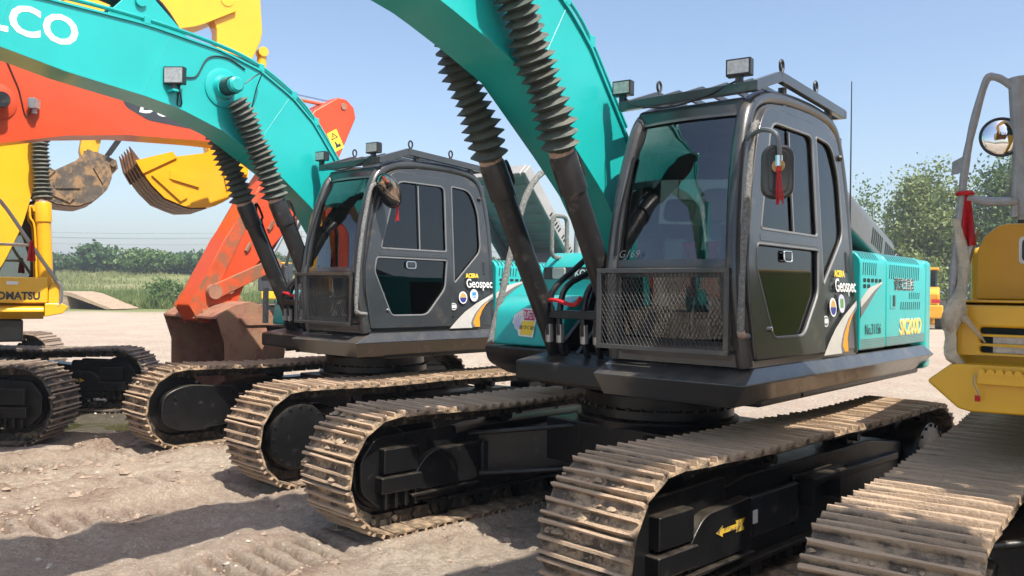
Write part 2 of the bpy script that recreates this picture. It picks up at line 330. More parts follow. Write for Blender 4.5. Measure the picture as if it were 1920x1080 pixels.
def groundmat():
    m = bpy.data.materials.new('ground'); m.use_nodes = True; nt = m.node_tree; N = nt.nodes; L = nt.links; b = N['Principled BSDF']; b.inputs['Roughness'].default_value = .95
    b.inputs['Specular IOR Level'].default_value = .15
    tc = N.new('ShaderNodeTexCoord')
    def noise(s, det=6, ro=.65):
        n = N.new('ShaderNodeTexNoise'); n.inputs['Scale'].default_value = s; n.inputs['Detail'].default_value = det; n.inputs['Roughness'].default_value = ro; L.new(tc.outputs['Object'], n.inputs['Vector']); return n.outputs[0]
    def ramp(src, *st):
        r = N.new('ShaderNodeValToRGB'); L.new(src, r.inputs[0]); e = r.color_ramp.elements
        for k, (p, c) in enumerate(st):
            q = e[k] if k < 2 else e.new(p); q.position = p; q.color = (*c, 1)
        return r.outputs[0]
    def mix(f, a, c):
        x = N.new('ShaderNodeMix'); x.data_type = 'RGBA'; L.new(f, x.inputs[0]); L.new(a, x.inputs[6]); L.new(c, x.inputs[7]); return x.outputs[2]
    def rng(src, lo, hi):
        r = N.new('ShaderNodeMapRange'); r.interpolation_type = 'SMOOTHSTEP'; r.inputs[1].default_value = lo; r.inputs[2].default_value = hi; L.new(src, r.inputs[0]); return r.outputs[0]
    def mul(a, c):
        x = N.new('ShaderNodeMath'); x.operation = 'MULTIPLY'; L.new(a, x.inputs[0]); L.new(c, x.inputs[1]); return x.outputs[0]
    def inv(a):
        x = N.new('ShaderNodeMath'); x.operation = 'SUBTRACT'; x.inputs[0].default_value = 1; L.new(a, x.inputs[1]); return x.outputs[0]
    dirt = mix(rng(noise(.55), .35, .68), ramp(noise(14, 8, .75), (.36, (.31, .25, .19)), (.64, (.58, .49, .39))), ramp(noise(22, 8, .75), (.36, (.29, .21, .16)), (.64, (.52, .41, .32))))
    dirt = mix(rng(noise(60, 3), .56, .66), dirt, ramp(noise(40), (.3, (.48, .43, .37)), (.7, (.66, .60, .53))))
    av = N.new('ShaderNodeAttribute'); av.attribute_name = 'soil_shade'
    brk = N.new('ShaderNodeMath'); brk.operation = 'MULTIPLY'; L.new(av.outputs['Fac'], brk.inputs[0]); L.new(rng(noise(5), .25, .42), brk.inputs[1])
    dirt = mix(brk.outputs[0], dirt, ramp(noise(30, 8, .75), (.36, (.17, .115, .085)), (.64, (.34, .245, .185))))  # brown earth colour, with the shade of the print grooves painted in
    damp = ramp(noise(9), (.3, (.085, .075, .058)), (.7, (.15, .13, .10)))
    sp = N.new('ShaderNodeSeparateXYZ'); L.new(tc.outputs['Object'], sp.inputs[0]); Xo, Yo, Zo = sp.outputs
    # damp earth round the wet rut
    vm = N.new('ShaderNodeVectorMath'); vm.operation = 'SUBTRACT'; L.new(tc.outputs['Object'], vm.inputs[0]); vm.inputs[1].default_value = (-5.6, 11.1, 0)
    vs = N.new('ShaderNodeVectorMath'); vs.operation = 'MULTIPLY'; L.new(vm.outputs[0], vs.inputs[0]); vs.inputs[1].default_value = (.5, .75, 0)
    vl = N.new('ShaderNodeVectorMath'); vl.operation = 'LENGTH'; L.new(vs.outputs[0], vl.inputs[0])
    ad = N.new('ShaderNodeMath'); ad.operation = 'ADD'; L.new(vl.outputs['Value'], ad.inputs[0]); L.new(noise(1.6), ad.inputs[1])
    c = mix(inv(rng(ad.outputs[0], 1.2, 1.75)), dirt, damp)
    gr = ramp(noise(.16), (.35, (.13, .17, .06)), (.55, (.20, .21, .09)), (.75, (.26, .235, .13)))
    wob = N.new('ShaderNodeMath'); wob.operation = 'MULTIPLY_ADD'; L.new(noise(.25), wob.inputs[0]); wob.inputs[1].default_value = 14; L.new(Yo, wob.inputs[2])
    sx = N.new('ShaderNodeMath'); sx.operation = 'MULTIPLY_ADD'; L.new(Xo, sx.inputs[0]); sx.inputs[1].default_value = -.35; L.new(wob.outputs[0], sx.inputs[2])
    c = mix(rng(sx.outputs[0], 66, 74), c, gr)
    L.new(c, b.inputs['Base Color'])
    bp = N.new('ShaderNodeBump'); bp.inputs['Strength'].default_value = 1.; bp.inputs['Distance'].default_value = .045; L.new(noise(34, 9, .75), bp.inputs['Height']); L.new(bp.outputs[0], b.inputs['Normal'])
    MATS['ground'] = m
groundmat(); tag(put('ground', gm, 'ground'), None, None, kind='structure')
def gz(x, y): return float(height(np.array([[x]], float), np.array([[y]], float))[0, 0])

def blob(mb, c, r, sq=.6, n=0):
    """small uneven clod"""
    t = rnd.random() * 6.28; vs = []
    for k, (x, y, z) in enumerate(((1, 0, 0), (.5, .87, .1), (-.5, .87, 0), (-1, 0, .1), (-.5, -.87, 0), (.5, -.87, .1), (.1, 0, 1), (.55, .1, .7), (-.3, .45, .72), (-.3, -.5, .7), (0, 0, -.8))):
        j = r * rnd.uniform(.7, 1.25); vs.append((c[0] + j * (x * math.cos(t) - y * math.sin(t)), c[1] + j * (x * math.sin(t) + y * math.cos(t)), c[2] + j * z * sq))
    mb.add(vs, [(0, 1, 7), (1, 8, 7), (1, 2, 8), (2, 3, 8), (3, 9, 8), (3, 4, 9), (4, 5, 9), (5, 7, 9), (5, 0, 7), (6, 7, 8), (6, 8, 9), (6, 9, 7), (1, 0, 10), (2, 1, 10), (3, 2, 10), (4, 3, 10), (5, 4, 10), (0, 5, 10)])
CR = None
mb = MB()
Q = np.random.default_rng(4); cx = Q.uniform(-6, 3, 9000); cy = 3.3 + 14 * Q.random(9000) ** 1.5; cw = vnoise(cx, cy, 1.3, 21); hz = height(cx[None], cy[None])[0]
for k in range(9000):
    if cw[k] > Q.uniform(-.1, .6): blob(mb, (cx[k], cy[k], hz[k] + .002), float(Q.exponential(.012)) + .006, .65)
qx = Q.uniform(-5, 1.5, 30000); qy = Q.uniform(4.2, 11, 30000); qh, qs = height(qx[None], qy[None], True); nn_ = 0
for k in range(30000):
    if qs[0][k] > .55 and Q.random() < .45: blob(mb, (qx[k], qy[k], qh[0][k]), float(Q.exponential(.008)) + .006, .7)
tag(mb.build('loose_clods', 'clod'), 'crumbled dry clods scattered over the yard', 'earth clods', kind='stuff')
mb = MB()
for k in range(2600):
    x, y = Q.uniform(-9, 7), 3.4 + 22 * Q.random() ** 1.3; blob(mb, (x, y, gz(x, y)), float(Q.exponential(.007)) + .005, .7)
tag(mb.build('gravel', 'stone'), 'pale gravel stones strewn on the dirt', 'gravel', kind='stuff')
# standing water in the rut
mb = MB(); pts = [( -5.35 + 1.25 * math.cos(a) * (1 + .2 * math.sin(3 * a + 1)), 10.95 + .42 * math.sin(a) * (1 + .25 * math.sin(2 * a))) for a in [2 * math.pi * k / 40 for k in range(40)]]
mb.add([(p[0], p[1], -.062) for p in pts], [tuple(range(40))])
wm = mat('puddle_water', (.07, .07, .03), .04, var=.3, scale=3, bump=.03, bscale=6); tag(mb.build('puddle', 'puddle_water', smooth=0), None, None, kind='structure')

# ------------------------------------------------------------------ crawler undercarriage
def shoe_mesh(k):
    key = 'track_shoe_%d' % k
    if key in CACHE: return CACHE[key]
    q = random.Random(30 + k); mb = MB(); w = .3; ny = 5
    prof = [(-.094, -.014), (-.094, .026), (-.087, .034), (-.077, .031), (-.068, .002), (-.013, .0), (-.007, .032), (.008, .033), (.014, .0), (.060, .002), (.068, .030), (.082, .033), (.090, -.004), (.090, -.014)]
    ys = [-w + 2 * w * i / (ny - 1) for i in range(ny)]; vs = []
    for i, y in enumerate(ys):
        for x, z in prof:
            g = z > .015; vs.append((x + q.uniform(-.003, .003), y + (q.uniform(-.008, .008) if i in (0, ny - 1) else 0), z + (q.uniform(-.006, .003) if g else 0)))
    n = len(prof); fs = [(i * n + j, i * n + (j + 1) % n, (i + 1) * n + (j + 1) % n, (i + 1) * n + j) for i in range(ny - 1) for j in range(n)]
    mb.add(vs, fs + [tuple(range(n)), tuple(range((ny - 1) * n, ny * n))])
    for y in (-.115, -.055, .055, .115):
        for x in ((-.038, .036) if k == 0 else (.036,)): mb.lathe([(.011, -.002), (.011, .010), (.006, .012)], (x, y, 0), 'z', 6)
    CACHE[key] = mb.mesh('track_shoe', 30); return CACHE[key]
def loop_at(s, L, Rp, zc, sag):
    a1 = L; a2 = L + math.pi * Rp; a3 = a2 + L
    if s < a1: return (-L / 2 + s, zc - Rp, 0)
    if s < a2: t = (s - a1) / Rp; return (L / 2 + Rp * math.sin(t), zc - Rp * math.cos(t), t)
    if s < a3:
        u = (s - a2) / L; dz = -sag * (math.sin(math.pi * u) ** 2 * .5 + .5 * math.sin(2 * math.pi * u) ** 2); return (L / 2 - (s - a2), zc + Rp + dz, math.pi)
    t = (s - a3) / Rp; return (-L / 2 - Rp * math.sin(t), zc + Rp * math.cos(t), math.pi + t)
def undercarriage(root, dy, drive, shoe='shoe', gauge=2.39, L=3.70, Rp=.425, zc=.461, singles=True, mud=0, deco=True, inner_arrow=False, body='black_frame', sides=(-1, 1)):
    tot = 2 * L + 2 * math.pi * Rp; n = round(tot / .19); p = tot / n; de, ie = drive * L / 2, -drive * L / 2
    for sd in sides:
        yc = sd * gauge / 2
        mb = MB()
        for k in range(n):                                                     # chain links
            x, z, t = loop_at(((k + .5) * p) % tot, L, Rp, zc, .03); M = Matrix.Translation((x, yc, z)) @ Matrix.Rotation(math.pi - t, 4, 'Y')
            for y in (-.09, .07): mb.bx(-.085, .085, y, y + .025, -.105, -.018, M)
            mb.lathe([(.026, -.11), (.026, .11)], M @ Vector((-.09, 0, -.06)), 'y', 6)
        tr = mb.build('crawler_track', 'link_steel', root, rz=dy)
        jm = MB()
        for k in range(n):
            x, z, t = loop_at((k * p + .04) % tot, L, Rp, zc, .03); M = Matrix.Translation((x, yc, z)) @ Matrix.Rotation(math.pi - t + rnd.uniform(-.02, .02), 4, 'Y') @ Matrix.Rotation(rnd.uniform(-.006, .006), 4, 'Z')
            if singles:
                put('track_shoe', shoe_mesh(rnd.randrange(4)), shoe, tr, M=M)
                if mud and math.sin(t) > -.4 and x > -.9 * 2:
                    front = max(0, min(1, (x + 1.2) / 3.2)); top = -math.cos(t)
                    for q in range(int(mud * front * rnd.uniform(.2, 1.6) * (1.2 if top > -.3 else .3))):
                        yy = max(-.29, min(.29, rnd.gauss(-.10, .13))); c = M @ Vector((rnd.choice((-.04, .035)) + rnd.uniform(-.025, .025), yy, .003))
                        blob(jm, c, rnd.uniform(.008, .020) if rnd.random() < .8 else rnd.uniform(.025, .05) * (.4 + .6 * front), .6)
            else:
                mb2 = jm; mb2.bx(-.092, .09, -.3, .3, -.014, .003, M); [mb2.bx(xx, xx + .012, -.3, .3, .003, .024, M) for xx in (-.09, -.006, .076)]
        if jm.v:
            o = jm.build('dried_mud' if singles else 'track_shoes', 'mud' if singles else shoe, tr)
            o['kind'] = 'stuff'
        # frame, wheels
        mb = MB(); mb.prism([(-1.62, .30), (-1.50, .62), (-.9, .70), (.9, .70), (1.50, .62), (1.62, .30), (1.2, .20), (-1.2, .20)], yc - .13, yc + .13)
        mb.bx(-1.35, 1.35, yc - .17, yc + .17, .50, .56); mb.bx(-1.3, 1.3, yc - .19, yc + .19, .17, .20)
        sf = mb.build('side_frame', body, root, .012, rz=dy)
        for k in range(7):
            x = -1.32 + k * .44; MB().lathe([(.05, -.17), (.05, -.13), (.10, -.125), (.10, -.05), (.075, -.045), (.075, .045), (.10, .05), (.10, .125), (.05, .13), (.05, .17)], (x, yc, .135), 'y', 14).build('track_roller', body, sf)
        for x in (-.62, .62): MB().lathe([(.03, -.16), (.03, -.1), (.065, -.1), (.065, .1), (.03, .1), (.03, .16)], (x, yc, .755), 'y', 14).build('carrier_roller', body, sf)
        MB().lathe([(.08, -.16), (.08, -.09), (.26, -.085), (.27, -.05), (.34, -.05), (.345, -.04), (.345, .04), (.34, .05), (.27, .05), (.26, .085), (.08, .09), (.08, .16)], (ie, yc, zc - .02), 'y', 32).build('idler', body, root, rz=dy)
        mb = MB(); mb.lathe([(.30, -.04), (.33, -.03), (.33, .03), (.30, .04)], (de, yc, zc), 'y', 32)
        for k in range(21): a = 2 * math.pi * k / 21; mb.bx(-.03, .03, -.03, .03, .30, .365, Matrix.Translation((de, yc, zc)) @ Matrix.Rotation(a, 4, 'Y'))
        mb.lathe([(.29, sd * .04), (.30, sd * .20), (.285, sd * .23), (.24, sd * .245), (.10, sd * .25)], (de, yc, zc), 'y', 36)
        for k in range(16): a = 2 * math.pi * k / 16; mb.lathe([(.013, 0), (.013, sd * .014)], (de + .265 * math.cos(a), yc + sd * .236, zc + .265 * math.sin(a)), 'y', 6)
        mb.build('sprocket', body, root, rz=dy)
        # travel motor guard on the inner side of the drive end
        d = drive; pts = rpoly([(de - d * .62, .26), (de + d * .02, .20), (de + d * .27, .30, .2), (de + d * .27, .62, .2), (de, .72), (de - d * .62, .66)], .12)
        if deco:
            yi = yc - sd * .25; mg = MB().prism(pts, yi - .03, yi + .05).build('travel_motor_guard', body, root, .015, rz=dy)
            mb = MB()
            for bx_, bz in ((de - d * .52, .33), (de - d * .52, .6), (de + d * .12, .58), (de + d * .10, .32)): mb.lathe([(.018, 0), (.018, -sd * .02)], (bx_, yi - sd * .03 if sd > 0 else yi + .05, bz), 'y', 8)
            mb.build('bolt_set', body, mg)
            # idler yoke, grease cover and printed arrow, both faces
            for fs, nm in ((sd, 'outer'), (-sd, 'inner')):
                yo = yc + fs * .145; i = -drive
                mb = MB(); mb.prism(rpoly([(i * 1.02, .60), (i * 1.52, .58, .1), (i * 1.66, .44, .1), (i * 1.66, .30), (i * 1.02, .30)], .02), min(yo, yo + fs * .08), max(yo, yo + fs * .08)); mb.bx(min(i * 1.0, i * 1.7), max(i * 1.0, i * 1.7), min(yo, yo + fs * .10), max(yo, yo + fs * .10), .265, .285)
                yp = yc + fs * .125; cv = MB(); cv.prism(rpoly([(i * 1.2, .20), (i * 1.95, .21), (i * 2.09, .34), (i * 2.10, .56), (i * 1.97, .72), (i * 1.2, .74)], .05), min(yp, yp + fs * .03), max(yp, yp + fs * .03)); cv.bx(min(i * 1.62, i * 1.94), max(i * 1.62, i * 1.94), min(yp, yp + fs * .10), max(yp, yp + fs * .10), .46, .64); cv.bx(min(i * 1.60, i * 1.97), max(i * 1.60, i * 1.97), min(yp, yp + fs * .12), max(yp, yp + fs * .12), .32, .44)
                for q in range(4): cv.bx(min(i * (1.62 + q * .09), i * (1.65 + q * .09)), max(i * (1.62 + q * .09), i * (1.65 + q * .09)), min(yp, yp + fs * .09), max(yp, yp + fs * .09), .20, .32)
                cv.build('idler_cover', body, root, .012, rz=dy)
                yk = mb.build('idler_yoke', body, root, .012, rz=dy)
                mb = MB(); mb.bx(i * .36 if i > 0 else i * .96, i * .96 if i > 0 else i * .36, min(yo, yo + fs * .05), max(yo, yo + fs * .05), .33, .585); mb.build('adjuster_cover', 'black_cyl', yk, .02)
                fx = -1 if fs > 0 else 1; ya = yo + fs * .087; sgn = i * fx
                arrow = [(-.16 * sgn, 0), (-.09 * sgn, .032), (-.09 * sgn, .014), (.06 * sgn, .014), (.05 * sgn, .034), (.15 * sgn, .034), (.12 * sgn, 0), (.15 * sgn, -.034), (.05 * sgn, -.034), (.06 * sgn, -.014), (-.09 * sgn, -.014), (-.09 * sgn, -.032)]
                # the arrow points towards the idler end
                if fs == sd or inner_arrow: put('direction_arrow', panel('arrow%d' % sgn, [(-a, b) for a, b in arrow], t=.002, bev=0), 'arrow_yellow', yk, M=frame((i * 1.26, ya, .46), (fx, 0, 0), (0, 0, 1)))
                if fs == sd or inner_arrow: put('data_label', panel('dlabel', [(-.028, -.04), (.028, -.04), (.028, .04), (-.028, .04)], t=.002, bev=0), 'white', yk, M=frame((i * .93, yo + fs * .053, .46), (fx, 0, 0), (0, 0, 1)))
                mb = MB(); mb.bx(i * .1 - .28, i * .1 + .28, min(yo, yo + fs * .02), max(yo, yo + fs * .02), .30, .62); mb.bx(i * .1 - .2, i * .1 + .2, min(yo, yo + fs * .12), max(yo, yo + fs * .12), .56, .60)
                for q in (-.2, .17): mb.bx(i * .1 + q, i * .1 + q + .03, min(yo, yo + fs * .12), max(yo, yo + fs * .12), .42, .60)
                mb.build('step', body, sf, .006)
    g = gauge / 2
    mb = MB(); top, bot = .80, .46
    for sx in (-1, 1):
        for sy in (-1, 1):                                                     # X-shaped car body legs
            a = [(sx * .25, sy * .10), (sx * .95, sy * (g - .12)), (sx * .45, sy * (g - .12)), (sx * .02, sy * .45)]
            zt = [top, .64, .64, top]; zb = [bot, .32, .32, bot]
            mb.add([(q[0], q[1], z) for q, z in zip(a, zt)] + [(q[0], q[1], z) for q, z in zip(a, zb)], [(0, 1, 2, 3), (7, 6, 5, 4), (0, 4, 5, 1), (1, 5, 6, 2), (2, 6, 7, 3), (3, 7, 4, 0)])
            b = [(sx * .42, sy * .03), (sx * 1.05, sy * (g - .12))]
            mb.tube([(b[0][0], b[0][1], top + .005), (b[1][0], b[1][1], .645)], .022, 6); mb.tube([(b[0][0], b[0][1], bot), (b[1][0], b[1][1], .325)], .022, 6)
    mb.bx(-.62, .62, -.62, .62, bot + .003, top - .003); mb.lathe([(.62, .78), (.64, .84), (.56, .86)], (0, 0, 0), 'z', 40)
    mb.build('car_body', body, root, .01, rz=dy)
    mb = MB(); mb.lathe([(.56, .84), (.60, .86), (.60, .92), (.57, .93), (.57, 1.02), (.5, 1.1)], (0, 0, 0), 'z', 48)
    for k in range(36): a = 2 * math.pi * k / 36; mb.lathe([(.016, 0), (.016, .02)], (.585 * math.cos(a), .585 * math.sin(a), .92), 'z', 6)
    mb.build('swing_bearing', body, root)

# ------------------------------------------------------------------ booms, cylinders, buckets
def boom_mesh(lower, upper, hw, n=44, ov=.018):
    lo, up = resample(lower, n), resample(upper, n); mb = MB()
    P = lambda q, y: (q[0], y, q[1])
    for y in (-hw, hw): mb.strip([P(q, y) for q in lo], [P(q, y) for q in up])
    for e in (0, -1): mb.add([P(lo[e], -hw), P(lo[e], hw), P(up[e], hw), P(up[e], -hw)], [(0, 1, 2, 3)])
    core = mb
    for line, sg in ((lo, -1), (up, 1)):                                       # flange plates stand proud of the webs
        off = []
        for i in range(n):
            t = (line[min(i + 1, n - 1)] - line[max(i - 1, 0)]).normalized(); nn = Vector((-t.y, t.x)) * sg; off.append(line[i] + nn * .018)
        A, B, C, D = [P(q, -hw - ov) for q in line], [P(q, hw + ov) for q in line], [P(q, hw + ov) for q in off], [P(q, -hw - ov) for q in off]
        core.strip(A, B); core.strip(B, C); core.strip(C, D); core.strip(D, A)
        for e in (0, n - 1): core.add([A[e], B[e], C[e], D[e]], [(0, 1, 2, 3)])
    return core
def ram(root, foot, pin, y, f, m='black_cyl', bel='rubber', rb=.078, folds=20, bend=.05, name='lift_cylinder', rodeye='black_cyl', br=.118):
    """hydraulic cylinder: barrel to fraction f, then a rubber bellows over the rod"""
    F, P_ = Vector((foot[0], y, foot[1])), Vector((pin[0], y, pin[1])); J = F.lerp(P_, f); d = (P_ - F).normalized()
    sidev = Vector((0, 1, 0)); fr = d.cross(sidev).normalized()
    mb = MB(); mb.tube([F, F + d * .02, J - d * .26, J - d * .255, J - d * .02, J], [rb, rb, rb, rb * 1.16, rb * 1.16, rb * 1.05], 20)
    mb.lathe([(rb * 1.05, -.09), (rb * 1.05, .09)], F, 'y', 20)
    c = mb.build(name, m, root)
    mb = MB(); mb.tube(smoothpath([J - d * .12 + fr * rb * 1.1, J - d * .05 + fr * (rb + .06), J - d * .20 + fr * (rb + .065), J - d * .35 + fr * (rb + .02), F + d * .3 + fr * (rb + .02)], 20), .014, 6); mb.bx(-.03, .03, -.03, .03, -.04, .04, Matrix.Translation(J - d * .08 + fr * rb))
    mb.build('oil_pipe', m, c)
    MB().lathe([(rb * .92, -.02), (rb * .92, .02)], J + d * .0, 'y', 4).build('gland', m, c)
    if bel:
        path, rs = [], []; e = P_ - d * .14
        for k in range(folds * 2 + 1):
            t = k / (folds * 2); t2 = t ** .92 if t < 1 else 1; w = math.sin(math.pi * t) * bend
            path.append((J + d * .02).lerp(e, t2) + fr * w + sidev * (.012 * math.sin(9 * t))); rs.append((br if k % 2 else rb * .98) * (1 - .10 * t) * rnd.uniform(.95, 1.05))
        bm_ = MB().tube(path, rs, 18)
        for vi, v in enumerate(bm_.v):
            ring = vi // 18; a = vi % 18; cc = path[ring]; k_ = 1 + .07 * math.sin(a * .7 + ring * .45) + rnd.uniform(-.045, .045); bm_.v[vi] = tuple(Vector(cc) + (Vector(v) - Vector(cc)) * k_)
        b = bm_.build('bellows', bel, c, smooth=14)
        MB().tube([J + d * .0, J + d * .035], rb * 1.02, 18).build('clamp_band', 'wrap_brown', b)
    else: MB().tube([J, P_], .05, 14).build('rod', 'chrome', c)
    MB().lathe([(.085, -.07), (.085, .07)], P_, 'y', 18).build('rod_eye', rodeye, c)
    return c
def bucket(root, pin, ang, w, sc, m, mi, teeth=5, ribs=True, tm='bucket_worn'):
    T = lambda x, z: rot2((pin[0] + x * sc, pin[1] + z * sc), pin, ang)
    out = [(-.10, .02), (.10, .10), (.40, .10), (.58, -.04), (.69, -.26), (.71, -.52), (.60, -.84), (.36, -1.08), (.08, -1.19), (-.22, -1.22)]
    o2 = [T(*p) for p in resample(out, 22)]; inn = [T(p[0] * .955 - .012, p[1] * .955 - .02) for p in resample(out, 22)]
    mb = MB(); h = w / 2; P = lambda q, y: (q[0], y, q[1])
    mb.strip([P(q, -h) for q in o2], [P(q, h) for q in o2]); mb.strip([P(q, -h) for q in inn], [P(q, h) for q in inn])
    for e in (0, -1): mb.add([P(o2[e], -h), P(o2[e], h), P(inn[e], h), P(inn[e], -h)], [(0, 1, 2, 3)])
    b = mb.build('bucket', m, root)
    side = [T(*p) for p in resample(out, 22)] + [T(-.16, -.8), T(-.06, -.3)]
    for s in (-1, 1):
        MB().prism(side, s * h - .012, s * h + .014).build('side_plate', m, b)
        MB().prism([T(-.26, -1.24), T(-.22, -.72), T(-.12, -.70), T(-.06, -1.22)], s * (h + .028) - .012, s * (h + .028) + .012).build('side_cutter', m, b)
        if ribs:
            for q in (((.0, -1.12), (.48, -.90), (.46, -.79), (.0, -.98)), ((.02, -.86), (.28, -.52), (.38, -.58), (.12, -.92)), ((.16, -.05), (.50, -.12), (.55, -.22), (.22, -.15))):
                MB().prism([T(*p) for p in q], s * (h + .026) - .012, s * (h + .026) + .012).build('wear_strip', m, b)
    for k in range(teeth):
        y = -h + .06 + (w - .12) * k / (teeth - 1)
        mb = MB(); a = [T(-.02, -1.17), T(-.02, -1.25), T(-.22, -1.27), T(-.48, -1.225), T(-.22, -1.16)]; mb.prism(a, y - .045, y + .045); mb.build('tooth', tm, b, .01)
    for k in range(4):                                                          # wear plates under the floor
        y = -h + w * (k + .5) / 4; mb = MB(); q = [T(*p) for p in resample(out, 22)[11:]]; q2 = [T(p[0] * 1.018 + .005, p[1] * 1.018) for p in resample(out, 22)[11:]]
        mb.strip([P(a, y - w * .11) for a in q2], [P(a, y + w * .11) for a in q2]); mb.strip([P(a, y - w * .11) for a in q], [P(a, y - w * .11) for a in q2]); mb.strip([P(a, y + w * .11) for a in q], [P(a, y + w * .11) for a in q2]); mb.build('wear_plate', tm, b)
    mb = MB()
    for s in (-1, 1): mb.prism([T(-.14, .0), T(.0, .16), T(.34, .34), T(.48, .26), T(.52, .06), T(.0, -.02)], s * .17 - .025, s * .17 + .025)
    mb.lathe([(.055, -.26), (.055, .26)], P(T(0, .03), 0), 'y', 14); mb.lathe([(.055, -.26), (.055, .26)], P(T(.36, .24), 0), 'y', 14)
    mb.build('hinge_ear', m, b)
    return T

# ------------------------------------------------------------------ operator cab (local: x forward, y left, z up)
CABF = [(1.20, 1.37), (1.27, 1.70), (1.28, 1.96), (1.21, 2.40), (1.12, 2.70), (1.02, 2.91)]
def fx(z):
    for (x0, z0), (x1, z1) in zip(CABF, CABF[1:]):
        if z <= z1: return x0 + (x1 - x0) * (z - z0) / (z1 - z0)
    return CABF[-1][0]
CABP = CABF + [(.86, 3.015), (.62, 3.06), (.35, 3.08), (-.02, 3.08), (-.29, 3.04), (-.43, 2.92), (-.52, 2.56), (-.555, 2.0), (-.55, 1.37)]
yl = lambda z: 1.37 - LEAN * (z - 1.36)
yr = lambda z: .37 + .03 * (z - 1.36)
def loc(pl): return [(-p[0], p[1] - 1.36) + tuple(p[2:]) for p in pl]
def xprism(mb, pts, x0, x1):
    n = len(pts); return mb.add([(x, p[0], p[1]) for x in (x0, x1) for p in pts], [tuple(range(n)), tuple(range(2 * n - 1, n - 1, -1))] + [(i, i + n, (i + 1) % n + n, (i + 1) % n) for i in range(n)])
def molding(path, r, o, parent, m='grey_light', name='window_seal'):
    M = o; return MB().tube([M @ Vector((p[0], p[1], .0)) for p in path], r, 6, closed=True).build(name, m, parent)
def make_cab(root, paint='grey_paint', gl='glass_dark', gf='glass', full=True, roof_guard=True):
    SM = sideM(0, 1.36)
    mb = MB(); dense = smoothpath([(x, 0, z) for x, z in CABP], 60)
    mb.tube([(p.x, yl(p.z) - .050, p.z) for p in dense], .050, 12); mb.tube([(p.x, yr(p.z) + .04, p.z) for p in dense], .042, 10)
    mb.bx(-.56, 1.22, .385, 1.355, 1.362, 1.42)
    cab = mb.build('cab', paint, root)
    # roof shell
    mb = MB(); mb.prism(rpoly([(.93, 2.98), (.80, 3.06, .1), (.40, 3.125, .3), (-.05, 3.125, .3), (-.36, 3.06, .15), (-.40, 2.94)], .05), .43, 1.225); mb.build('cab_roof', paint, cab, .05, 4)
    mb = MB(); mb.bx(.84, 1.02, .43, 1.22, 2.90, 3.01); mb.build('front_header', paint, cab, .04, 3)
    # left flank: rear quarter and door
    door = rpoly([(1.185, 1.405), (1.235, 1.75, .02), (1.235, 2.0, .05), (1.13, 2.45, .05), (.99, 2.82, .12), (.85, 2.975, .10), (.085, 2.975, .05), (.085, 2.2, .02), (.10, 1.405, .02)], .02)
    wu = rpoly([(1.04, 2.19, .03), (.81, 2.875, .10), (.155, 2.88, .08), (.155, 2.19, .03)], .03)
    wl = rpoly([(1.095, 2.10, .03), (.15, 2.10, .03), (.19, 1.80, .06), (.46, 1.53, .07), (.93, 1.53, .05), (1.13, 1.97, .05)], .03)
    rq = rpoly([(.03, 2.90, .03), (-.25, 2.88, .10), (-.37, 2.65, .10), (-.39, 2.22, .08), (.03, 1.86, .03)], .03)
    out = rpoly([(p.x, p.z) for p in smoothpath([(x, 0, z) for x, z in [(1.19, 1.40), (1.23, 1.70), (1.24, 1.96), (1.17, 2.40), (1.08, 2.70), (.98, 2.88), (.83, 2.98), (.60, 3.02), (.35, 3.04), (-.02, 3.04), (-.27, 3.0), (-.40, 2.89), (-.49, 2.53), (-.535, 2.0), (-.545, 1.40)]], 50)], 0)
    inner = [(x * .94 + .03, 1.43 + (z - 1.405) * .965) for x, z in door]
    sp = put('rear_quarter', panel('cabside', loc(out), [loc(inner), loc(rq)], .03, .006), paint, cab, M=SM @ Matrix.Translation((0, 0, -.03)))
    dr = put('door', panel('cabdoor', loc(door), [loc(wu), loc(wl)], .03, .008), paint, cab, M=SM @ Matrix.Translation((0, 0, -.008)))
    big = lambda pl, k: [((x - .5 * (max(p[0] for p in pl) + min(p[0] for p in pl))) * k + .5 * (max(p[0] for p in pl) + min(p[0] for p in pl)), (z - 2.3) * k + 2.3) for x, z in pl]
    xs_ = .52
    front = [p for p in wu if p[0] >= xs_]; rear = [p for p in wu if p[0] <= xs_]; tz = 2.843
    fp = rpoly([(1.05, 2.18), (.815, 2.885, .1), (xs_ - .02, 2.887), (xs_ - .02, 2.18)], .02); rp = rpoly([(xs_ + .02, 2.18), (xs_ + .02, 2.887), (.145, 2.887, .08), (.145, 2.18)], .02)
    put('sliding_pane', panel('pane_f', loc(fp), t=.004, bev=0), gl, dr, M=Matrix.Translation((0, 0, -.006))); put('sliding_pane', panel('pane_r', loc(rp), t=.004, bev=0), gl, dr, M=Matrix.Translation((0, 0, .001)))
    put('lower_pane', panel('pane_l', loc(wl), t=.004, bev=0), gl, dr, M=Matrix.Translation((0, 0, -.002)))
    put('quarter_pane', panel('pane_q', loc(rq), t=.004, bev=0), gl, sp)
    T2 = Matrix.Translation((0, 0, .018))
    for pl, nm in ((wu, 'u'), (wl, 'l')): molding([(p[0], p[1]) for p in loc(pl)], .010, T2, dr)
    molding(loc(rq), .009, T2, sp)
    MB().bx(-xs_ - .008, -xs_ + .008, .83, 1.49, -.004, .012).build('pane_divider', 'grey_light', dr)
    MB().bx(-1.06, -.15, .755, .80, .012, .026).build('waist_rail', paint, dr, .005)
    mb = MB(); mb.bx(-.70, -.60, .655, .70, .012, .024); mb.build('door_handle', 'decal_dark', dr, .008)
    molding(rpoly([(-.71, .645), (-.59, .645), (-.59, .71), (-.71, .71)], .02), .006, Matrix.Translation((0, 0, .018)), dr, 'chrome', 'handle_surround')
